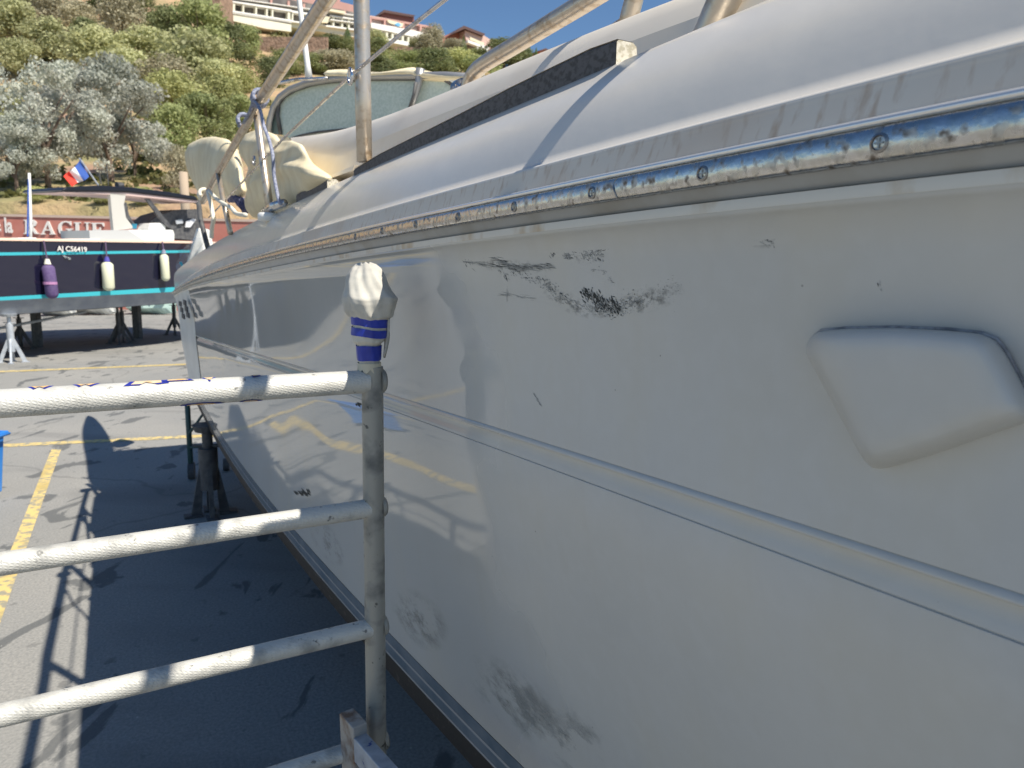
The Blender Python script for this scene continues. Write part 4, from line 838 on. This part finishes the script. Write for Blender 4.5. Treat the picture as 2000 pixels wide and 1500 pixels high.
# ------------------------------------------------------------------ hillside
def rowT(y): return float(hitY(500, y, 1.)[2]-H)
PR_Y = np.array([37., 38., 60., 95.]); PR_T = np.array([rowT(q) for q in (414, 404, 305, 205)])
RX = np.array([-2500, -400, 0, 380, 470, 600, 720, 860, 1000, 1150, 2500]); RY = np.array([-200, -150, -110, -20, 52, 72, 88, 104, 122, 112, 200])
def nz(x, y): return math.sin(x*.31+1.3*math.sin(y*.11))*.5+math.sin(y*.23+x*.07)*.5+.5*math.sin(x*.13-y*.09+2)
def terr(X, Y):
    if Y < 37: return -.5
    px = 1000+1390*X/Y; ridge = rowT(float(np.interp(px, RX, RY)))
    if Y <= 95: T = float(np.interp(Y, PR_Y, PR_T))
    elif Y <= 172: q = (Y-95)/77; T = lerp(PR_T[-1], ridge, q**.85)
    else: T = ridge*(1-(Y-172)*.0035)
    return H+T*Y+nz(X, Y)*min(.75, .15+.012*(Y-37))*(1 if Y < 130 else .5)
b_ = MB(); Ys = np.concatenate([[37.], np.linspace(37.2, 60, 24), np.linspace(61.5, 200, 90), np.linspace(205, 330, 14)]); rows = []
for Y in Ys: rows.append([(az*Y, Y, terr(az*Y, Y) if Y > 37.1 else 0.) for az in np.linspace(-1.6, 1.1, 170)])
b_.grid(rows)
M_hill = mat('dry_hillside', (.44, .30, .17), .95, col2=(.24, .22, .10), nscale=.16, nlo=.42, nhi=.60, col3=(.33, .20, .14), n3=.09, lo3=.52, hi3=.62, bump=.8, bscale=1.2, bdist=.5)
prop(b_.build('hillside', M_hill, smooth=True), kind='structure')
def onhill(x, y):
    v = ray(x, y); t = 37.5; 
    while t < 330:
        p = CAM+v*(t/v[1])
        if p[2] < terr(p[0], p[1]): return p
        t += .6
    p = CAM+v*(171/v[1]); return np.array([p[0], 171, terr(p[0], 171)])
# low scrub and grass tufts as ground cover
def leafcloud(name, C, R_, n, size, seed, flat=1.0, updown=.0, shell=.35):
    rg = np.random.default_rng(seed); C = np.array(C, float); R_ = np.array(R_, float)
    wgt = (R_.mean(axis=1)**2); idx = rg.choice(len(C), n, p=wgt/wgt.sum())
    d = rg.normal(size=(n, 3)); d /= np.linalg.norm(d, axis=1)[:, None]
    rad = 1-shell*rg.random(n)**1.5+rg.normal(0, .07, n)
    p = C[idx]+d*R_[idx]*rad[:, None]
    nn = d+rg.normal(size=(n, 3))*.75; nn /= np.linalg.norm(nn, axis=1)[:, None]
    a_ = np.cross(nn, rg.normal(size=(n, 3))); a_ /= np.linalg.norm(a_, axis=1)[:, None]; b2 = np.cross(nn, a_)
    sz = size*(.5+rg.random(n))[:, None]; asp = (.35+.5*rg.random(n))[:, None]
    v = np.stack([p-a_*sz, p+b2*sz*asp, p+a_*sz, p-b2*sz*asp], axis=1).reshape(-1, 3)
    me = bpy.data.meshes.new(name); me.vertices.add(4*n); me.vertices.foreach_set('co', v.ravel()); me.loops.add(4*n); me.loops.foreach_set('vertex_index', np.arange(4*n)); me.polygons.add(n); me.polygons.foreach_set('loop_start', np.arange(0, 4*n, 4)); me.polygons.foreach_set('loop_total', np.full(n, 4)); me.update(); me.validate(); return me
def leafmat(name, c1, c2, c3, sc_=1.2):
    m = mat(name, c1, .7, col2=c2, nscale=sc_, nlo=.35, nhi=.65, col3=c3, n3=sc_*2.2, lo3=.55, hi3=.7, rand=.18)
    t = m.node_tree; P = t.nodes['Principled BSDF']; out = t.nodes['Material Output']; tr_ = t.nodes.new('ShaderNodeBsdfTranslucent'); mx = t.nodes.new('ShaderNodeMixShader'); mx.inputs[0].default_value = .38
    src = P.inputs['Base Color'].links[0].from_socket; t.links.new(src, tr_.inputs[0]); t.links.new(P.outputs[0], mx.inputs[1]); t.links.new(tr_.outputs[0], mx.inputs[2]); t.links.new(mx.outputs[0], out.inputs[0]); return m
LM = {'dark': leafmat('leaf_dark', (0.164, 0.193, 0.088), (0.234, 0.255, 0.108), (0.101, 0.123, 0.060)),
      'olive': leafmat('leaf_olive', (0.471, 0.484, 0.247), (0.600, 0.600, 0.317), (0.290, 0.290, 0.164)),
      'green': leafmat('leaf_green', (0.262, 0.308, 0.125), (0.376, 0.399, 0.171), (0.171, 0.194, 0.080)),
      'lime': leafmat('leaf_lime', (0.410, 0.433, 0.171), (0.524, 0.524, 0.228), (0.262, 0.274, 0.114)),
      'silver': leafmat('leaf_silver', (0.433, 0.456, 0.376), (0.593, 0.600, 0.536), (0.228, 0.217, 0.148), 1.6),
      'grey': leafmat('leaf_grey', (0.415, 0.386, 0.262), (0.512, 0.471, 0.317), (0.262, 0.234, 0.150)),
      'cypress': leafmat('leaf_cypress', (0.150, 0.220, 0.088), (0.206, 0.290, 0.095), (0.095, 0.137, 0.060))}
M_bark = mat('bark', (.14, .10, .075), .95, col2=(.22, .17, .13), nscale=3, stretch=(1, 1, .3), bump=.5, bscale=8, bdist=.05)
PROTO = {}
def crown(kind, var):
    k = (kind, var)
    if k in PROTO: return PROTO[k]
    rg = random.Random(hash(kind) % 97+var*13 if False else sum(map(ord, kind))+var*13); C, R_ = [], []
    if kind == 'cypress':
        for i in range(12): t = i/11; C.append((0, 0, .08+.85*t)); q = .5*math.sin(math.pi*(t*.82+.14))**.8*.95; R_.append((q*(1-.55*t), q*(1-.55*t), .12))
        n = 2600; size = .028
    else:
        nl = 34 if kind != 'silver' else 46
        for i in range(nl):
            a_ = rg.uniform(0, 6.283); e_ = rg.uniform(-.85, 1); rr = rg.uniform(.17, .31)*(1 if kind != 'silver' else .48)
            q = .5-rr*.55; z = .54+.42*e_; w_ = math.sqrt(max(.05, 1-max(0, e_)**2))*rg.uniform(.35, 1)
            C.append((math.cos(a_)*q*w_*1.15, math.sin(a_)*q*w_*1.15, min(.98-rr*.5, z))); R_.append((rr, rr, rr*rg.uniform(.5, .8)))
        n = {'silver': 13000}.get(kind, 5200); size = {'silver': .0135, 'olive': .030, 'grey': .028}.get(kind, .026)
    me = leafcloud('crown', C, R_, n, size, var+5, shell=.5)
    me.materials.append(LM[kind]); tb = MB()
    ht = .55 if kind != 'cypress' else .3
    tb.tube([(0, 0, -.06), (.01, 0, ht*.5), (.02, .01, ht)], [.030, .022, .014], 8)
    if kind != 'cypress':
        for i in range(7):
            a_ = i*.95+rg.random(); z0 = .2+.05*i; tb.tube([(.005, 0, z0*.8), (math.cos(a_)*.14, math.sin(a_)*.14, z0+.14), (math.cos(a_)*.30, math.sin(a_)*.30, z0+.30)], [.014, .009, .004], 6)
    tm = bpy.data.meshes.new('trunk'); tm.from_pydata(tb.v, [], tb.f); tm.materials.append(M_bark); tm.update()
    PROTO[k] = (me, tm); return PROTO[k]
tcount = [0]
def tree(x, yb, hpx, wpx, kind, label, Y=None, name=None, grp=None):
    p = onhill(x, yb) if Y is None else hitY(x, yb, Y)
    dist = p[1]*1.02; hm = hpx*dist/F*1.18; wm = wpx*dist/F*(1.22 if kind == 'silver' else 1.1)
    if x > 425 and yb < 135: hm *= .66; wm *= .85
    if 640 < x < 1000 and yb >= 110: hm *= .72
    if kind == 'cypress': wm *= .9; hm *= .9
    if Y is None: p = np.array([p[0], p[1]+wm*.15, terr(p[0], p[1]+wm*.15)-.05*hm])
    hm = hm/1.0
    tcount[0] += 1; me, tm = crown(kind, tcount[0] % 3)
    o = thing(name or ('cypress_tree' if kind == 'cypress' else 'bush' if hpx < 48 else 'tree'), label, 'bush' if hpx < 48 and kind != 'cypress' else 'tree', p, grp or 'trees and bushes on the hillside')
    o.rotation_euler = (0, 0, tcount[0]*1.7); o.scale = (wm, wm, hm)
    for nm, dat in (('crown', me), ('trunk', tm)):
        c = bpy.data.objects.new(nm, dat); COL.objects.link(c); c.parent = o
    return o
T = [
 (215, 42, 80, 110, 'dark', 'dark round tree on the top left skyline above the orange terrace wall'), (262, 30, 52, 60, 'dark', 'dark tree just right of the orange terrace wall at the photo top'),
 (50, 32, 60, 80, 'dark', 'dark tree at the top left corner of the slope'), (5, 20, 40, 40, 'dark', 'dark tree cut by the top left corner'),
 (95, 60, 62, 60, 'grey', 'grey wispy tree in the upper left, below the skyline trees'), (20, 105, 80, 85, 'olive', 'pale green tree against the left edge, upper slope'),
 (150, 75, 50, 70, 'grey', 'thin grey bush below the dark skyline tree'), (235, 100, 90, 75, 'grey', 'tall dusty tree in the middle of the upper left slope'),
 (170, 118, 60, 62, 'dark', 'dark bush left of the tall dusty tree'), (95, 130, 70, 80, 'olive', 'open tree with a slanting trunk, left slope'),
 (30, 160, 60, 70, 'olive', 'small leaning tree above the silver eucalyptus, left edge'), (300, 75, 40, 50, 'dark', 'dark bush between the dusty tree and the stone tower'),
 (330, 100, 66, 66, 'dark', 'dark tree left of the round bushes below the stone tower'), (385, 130, 100, 90, 'green', 'round green tree below the stone tower'),
 (440, 128, 95, 90, 'dark', 'dark round tree left of the white building base'), (478, 118, 80, 62, 'green', 'bright green tree touching the left end of the white building'),
 (290, 150, 70, 90, 'olive', 'pale feathery bush in the centre of the slope'), (190, 165, 80, 110, 'olive', 'wide pale green bush above the silver eucalyptus'),
 (370, 180, 90, 110, 'olive', 'broad olive bush left of the dry clearing'), (250, 190, 66, 90, 'olive', 'pale bush directly right of the silver eucalyptus top'),
 (320, 205, 70, 90, 'grey', 'greyish bush in the middle of the slope'), (425, 205, 66, 76, 'olive', 'olive bush under the dry clearing'),
 (465, 185, 44, 62, 'lime', 'bright yellow-green bush just below the dry clearing'), (340, 250, 84, 110, 'lime', 'large yellow-green bush right of the silver eucalyptus'),
 (430, 245, 72, 80, 'lime', 'yellow-green bush above the cream canvas cover'), (400, 290, 80, 100, 'green', 'green bush left of the rounded cream cover'),
 (330, 315, 90, 100, 'green', 'green bush above the navy boat hardtop'), (470, 262, 60, 60, 'green', 'green bush behind the guard rail joint'),
 (15, 235, 40, 60, 'lime', 'small lime bush at the left edge above the silver eucalyptus'), (5, 275, 40, 46, 'lime', 'lime bush at the left edge beside the silver eucalyptus'),
 (12, 362, 30, 40, 'green', 'small green bush at the foot of the slope, left edge'),
 (68, 428, 26, 40, 'lime', 'low green bush on the coping of the red wall, left'), (200, 428, 24, 40, 'lime', 'low green bush on the red wall behind the pillar'), (282, 436, 28, 44, 'lime', 'low green bush seen through the navy boat windows'),
 (530, 170, 44, 60, 'dark', 'dark bush behind the guard rail below the bare bank'), (560, 150, 40, 56, 'green', 'green bush left of the white antenna'),
 (640, 108, 44, 70, 'dark', 'dark umbrella-shaped tree right of the white antenna'), (655, 150, 50, 80, 'grey', 'greyish tree above the windscreen, left of the thick stanchion'),
 (668, 108, 36, 60, 'green', 'green bush below the white balconies, left of the stanchion'), (610, 145, 30, 50, 'green', 'low bush at the foot of the antenna'),
 (740, 120, 70, 46, 'green', 'green tree right of the stanchion under the balconies'), (735, 152, 46, 70, 'dark', 'dark bush above the windscreen right of the stanchion'),
 (790, 150, 50, 80, 'green', 'green bush above the windscreen mullion'), (828, 110, 62, 52, 'grey', 'grey olive tree in front of the right end of the white building'),
 (845, 152, 60, 80, 'dark', 'dark bush right of the windscreen mullion'), (808, 118, 30, 36, 'dark', 'dark bush at the foot of the building terrace'),
 (890, 148, 52, 70, 'lime', 'yellowish bush left of the hand rail bend'), (888, 102, 44, 44, 'grey', 'grey bush beside the tall cypress'), (930, 118, 40, 60, 'green', 'green bush below the second building'),
 (985, 135, 60, 80, 'dark', 'dark bush under the hand rail'), (940, 160, 50, 80, 'green', 'green bush behind the hand rail bend'), (1010, 118, 50, 60, 'dark', 'dark bush left of the twin cypresses'), (1075, 112, 26, 36, 'grey', 'grey bush in front of the far orange house'),
 (845, 66, 70, 46, 'grey', 'tall thin grey tree on the skyline behind the white building'), (812, 40, 34, 30, 'olive', 'wispy tree on the skyline right of the dark roof'), (735, 32, 40, 44, 'olive', 'tree on the skyline right of the thick stanchion'),
 (905, 100, 60, 24, 'cypress', 'tall cypress left of the second building'), (852, 110, 28, 12, 'cypress', 'small cypress at the end of the white building'), (1033, 122, 56, 26, 'cypress', 'broad cypress nearest the coachroof'), (1047, 112, 48, 18, 'cypress', 'cypress just behind the broad one'),
 (1092, 104, 24, 8, 'cypress', 'slim distant cypress on the right skyline'), (1131, 92, 22, 6, 'cypress', 'slimmest distant cypress farthest right'), (677, 22, 48, 24, 'cypress', 'dark cypress between the pink rooftops'),
]
for a_ in T: tree(*a_)
tree(75, 372, 210, 165, 'silver', 'silvery blue eucalyptus, left crown of the clump at the left edge')
tree(200, 360, 205, 175, 'silver', 'silvery blue eucalyptus, tallest crown in the middle of the clump')
tree(255, 345, 150, 95, 'silver', 'silvery blue eucalyptus, small right crown of the clump')
tree(130, 300, 140, 130, 'silver', 'silvery blue eucalyptus crown standing behind the other three')
tree(20, 380, 130, 110, 'silver', 'silvery blue eucalyptus crown cut by the left edge of the photo')
tree(345, 372, 70, 40, 'grey', 'dry brown leafless shrub beside the mooring post')
# scrub stuff
rg = np.random.default_rng(11); C, R_ = [], []
for _ in range(1500):
    Y = 38+rg.random()**1.3*140; X = (rg.random()*1.15-.85)*Y; r_ = .15+rg.random()*.012*Y*.6
    C.append((X, Y, terr(X, Y)+r_*.2)); R_.append((r_*1.5, r_*1.5, r_*.8))
me = leafcloud('scrub', C, R_, 80000, .20, 3, shell=.6); me.materials.append(leafmat('scrub_leaf', (.17, .16, .06), (.13, .15, .05), (.26, .20, .10), .3))
o = bpy.data.objects.new('scrub', me); COL.objects.link(o); prop(o, 'low dry grass and scrub covering the hillside', 'scrub', kind='stuff')

# ------------------------------------------------------------------ buildings on the hill
bd = np.array([math.sin(math.radians(56)), math.cos(math.radians(56)), 0]); bn = np.array([bd[1], -bd[0], 0]); BP = hitY(452, 38, 165)
def bp(x, y, o=0.): return hitP(x, y, BP+bn*o, bn)
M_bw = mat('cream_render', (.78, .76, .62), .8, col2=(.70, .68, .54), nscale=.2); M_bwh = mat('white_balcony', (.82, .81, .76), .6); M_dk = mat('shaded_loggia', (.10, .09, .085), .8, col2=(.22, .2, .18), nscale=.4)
M_pink = mat('pink_render', (.52, .30, .25), .8, col2=(.46, .26, .22), nscale=.4); M_rooft = mat('dark_tiles', (.10, .055, .05), .8); M_awn = mat('cream_awning', (.78, .70, .50), .8); M_stone = mat('rubble_stone', (.36, .24, .17), .95, col2=(.25, .17, .12), nscale=1.5, bump=1., bscale=2, bdist=.3)
def bpr(name, pts, m_, par, o=0., th=6.): b_ = MB(); b_.prism([bp(x, y, o) for x, y in pts], -bn*th); return b_.build(name, m_, par)
b1 = thing('terraced_building', 'long white terraced apartment building with balconies stepping down the hilltop', 'building', bp(560, 62))
bpr('base_wall', [(452, 40), (520, 56), (569, 62), (569, 48), (452, 24)], M_bw, b1, 0, 8); bpr('base_wall', [(569, 53), (690, 72), (720, 76), (720, 62), (569, 40)], M_bw, b1, -.6, 8)
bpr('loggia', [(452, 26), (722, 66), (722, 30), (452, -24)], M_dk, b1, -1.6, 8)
def beam(x0, y0, x1, y1, h, nm='balcony', m_=None, o=.2, th=2.2): bpr(nm, [(x0, y0), (x1, y1), (x1, y1+h), (x0, y0+h)], m_ or M_bwh, b1, o, th)
beam(452, 20, 570, 39, 3.2); beam(452, 24.5, 570, 43.5, 1.2); beam(570, 40, 722, 60, 3); beam(452, 0, 570, 19, 4); beam(452, -5, 722, 33, 1.6, o=.5); beam(570, 20, 640, 31, 4)
beam(645, 29, 722, 40, 2.6, o=.4); beam(645, 37, 722, 47, 1.8, o=.4)
for x in (454, 474, 499, 520, 531, 562, 570, 600, 628, 650, 667, 680, 716):
    y = 20+(x-452)*.155; bpr('pier', [(x, y-17), (x+(5 if x in (454, 562, 645) else 3), y-17), (x+(5 if x in (454, 562, 645) else 3), y+2), (x, y+2)], M_bw, b1, .05, 1.6)
bpr('awning', [(620, 31), (644, 33), (640, 45), (616, 43)], M_awn, b1, 1.2, .4); bpr('awning', [(636, 16), (675, 22), (673, 27), (640, 21)], M_awn, b1, 1., .6)
bpr('upper_storey', [(420, -30), (722, 32), (722, 18), (420, -60)], M_pink, b1, -4, 8)
for x in (528, 562, 592, 632, 672): bpr('red_pier', [(x, -10+(x-500)*.18), (x+4, -9+(x-500)*.18), (x+4, 4+(x-500)*.18), (x, 3+(x-500)*.18)], M_pink, b1, -1, 3)
bpr('rooftop_block', [(646, -20), (664, -17), (664, 14), (640, 10)], M_pink, b1, -8, 6)
bpr('side_wall', [(438, 37), (450, 39), (450, -30), (438, -30)], mat('oxblood', (.22, .09, .08), .8), b1, -.3, 10)
# second block, right of the stanchion
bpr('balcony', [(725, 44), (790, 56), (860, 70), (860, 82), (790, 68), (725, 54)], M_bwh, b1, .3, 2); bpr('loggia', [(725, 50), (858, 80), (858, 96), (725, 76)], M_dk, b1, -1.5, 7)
bpr('base_wall', [(725, 70), (790, 80), (855, 96), (855, 104), (790, 88), (725, 76)], M_bwh, b1, .2, 7)
for x in (728, 754, 765, 785, 796, 820, 852): y = 58+(x-725)*.19; bpr('pier', [(x, y-4), (x+4, y-4), (x+4, y+15), (x, y+15)], M_bw, b1, .1, 1.6)
bpr('upper_storey', [(722, 46), (858, 76), (848, 52), (780, 40), (722, 30)], mat('pale_pink_render', (.55, .42, .36), .8), b1, -3, 7)
bpr('parapet', [(722, 32), (780, 40), (848, 52), (848, 56), (780, 44), (722, 36)], M_pink, b1, -2.4, 1)
for x in (722, 750, 786, 820, 845): y = 34+(x-722)*.15; bpr('red_pier', [(x, y), (x+4, y), (x+4, y+13), (x, y+12)], M_pink, b1, -1.5, 3)
bpr('awning', [(756, 38), (788, 46), (785, 53), (760, 44)], M_awn, b1, -1, .5); bpr('blue_parasol', [(771, 47), (778, 44), (784, 49), (778, 52)], mat('sky_blue_cloth', (.15, .45, .75), .8), b1, .5, .4)
bpr('rooftop_block', [(744, 32), (750, 22), (808, 32), (810, 44), (780, 42)], mat('maroon_render', (.20, .09, .085), .8), b1, -6, 8); bpr('roof', [(740, 31), (750, 19), (812, 30), (806, 33), (750, 24)], M_rooft, b1, -5, 10)
bpr('end_wall', [(855, 68), (862, 72), (862, 92), (855, 90)], M_bwh, b1, .3, 7)
b2_ = thing('hill_house', 'second white and pink terraced block right of the tall cypress', 'building', bp(920, 96))
bpr('gable_wall', [(862, 72), (890, 62), (925, 62), (925, 92), (862, 90)], mat('brick_red', (.36, .14, .10), .8), b2_, -6, 8)
bpr('upper_storey', [(908, 68), (908, 56), (940, 66), (962, 80), (985, 92), (985, 112), (912, 84)], mat('pale_pink2', (.60, .42, .36), .8), b2_, -3, 7)
bpr('roof', [(884, 66), (906, 50), (948, 66), (944, 70), (908, 56)], M_rooft, b2_, -2, 10)
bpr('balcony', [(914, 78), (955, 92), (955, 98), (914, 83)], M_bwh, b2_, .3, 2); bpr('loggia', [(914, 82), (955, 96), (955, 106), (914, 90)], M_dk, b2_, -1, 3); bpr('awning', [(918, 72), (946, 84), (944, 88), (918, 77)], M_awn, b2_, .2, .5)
for x in (932, 940, 950): bpr('pier', [(x, 92), (x+3, 93), (x+3, 106), (x, 105)], M_bwh, b2_, .4, 1)
b3 = thing('orange_house', 'small orange house among cypresses on the right skyline', 'building', bp(1065, 105)); bpr('wall', [(1054, 116), (1054, 99), (1066, 96), (1078, 104), (1082, 112)], mat('orange_render', (.55, .22, .13), .8), b3, 5, 5); bpr('roof', [(1052, 99), (1066, 94), (1082, 102), (1066, 98)], M_rooft, b3, 5.4, 6)
p_ = onhill(395, 40)
b_ = MB(); b_.prism([hitY(x, y, 158) for x, y in ((364, 34), (430, 38), (428, -30), (375, -30))], (0, 8, 0)); o = b_.build('stone_tower', M_stone); prop(o, 'rough brown stone tower left of the white building', 'tower')
def hillwall(pts, m_, label, nm='terrace_wall', Yoff=0):
    b_ = MB()
    q = [onhill((x0+x1)/2, (y0+y1)/2) for x0, y0, x1, y1 in pts]
    Y = min(k[1] for k in q)-1.5-Yoff
    for x0, y0, x1, y1 in pts: b_.prism([hitY(x0, y0, Y), hitY(x1, y0, Y), hitY(x1, y1, Y), hitY(x0, y1, Y)], (0, .6, 0))
    o = b_.build(nm, m_); prop(o, label, 'wall')
hillwall([(268, 38, 304, 42), (268, 43, 304, 47), (176, 28, 192, 40)], mat('orange_wall', (.62, .30, .18), .8), 'orange terrace wall with white courses at the top of the slope')
hillwall([(122, 296, 290, 306)], mat('stone_parapet', (.46, .31, .24), .9, col2=(.36, .24, .18), nscale=1), 'pinkish stone parapet behind the silver eucalyptus trunks')
hillwall([(505, 72, 640, 150)], M_stone, 'reddish bare retaining bank below the white building', nm='retaining_wall', Yoff=-2)
hillwall([(770, 92, 862, 108)], M_stone, 'rubble retaining wall under the right end of the white building', nm='retaining_wall')
hillwall([(0, 30, 45, 38)], M_bwh, 'white canopy edge among the trees at the left edge', nm='canopy')
for x, yb, yt, lab in ((451, 218, 188, 'small street lamp on the slope above the guard rail joint'), (765, 142, 110, 'small street lamp right of the thick stanchion')):
    p = onhill(x, yb); t_ = hitY(x, yt, p[1]); o = thing('street_lamp', lab, 'lamp', p); b_ = MB(); b_.tube([p-np.array([0, 0, .5]), t_], .07, 6); b_.build('pole', M_galv, o); b_ = MB(); b_.tube([t_-np.array([0, 0, .3]), t_+np.array([0, 0, .25])], [.18, .3], 8); b_.build('lamp_head', M_white, o)
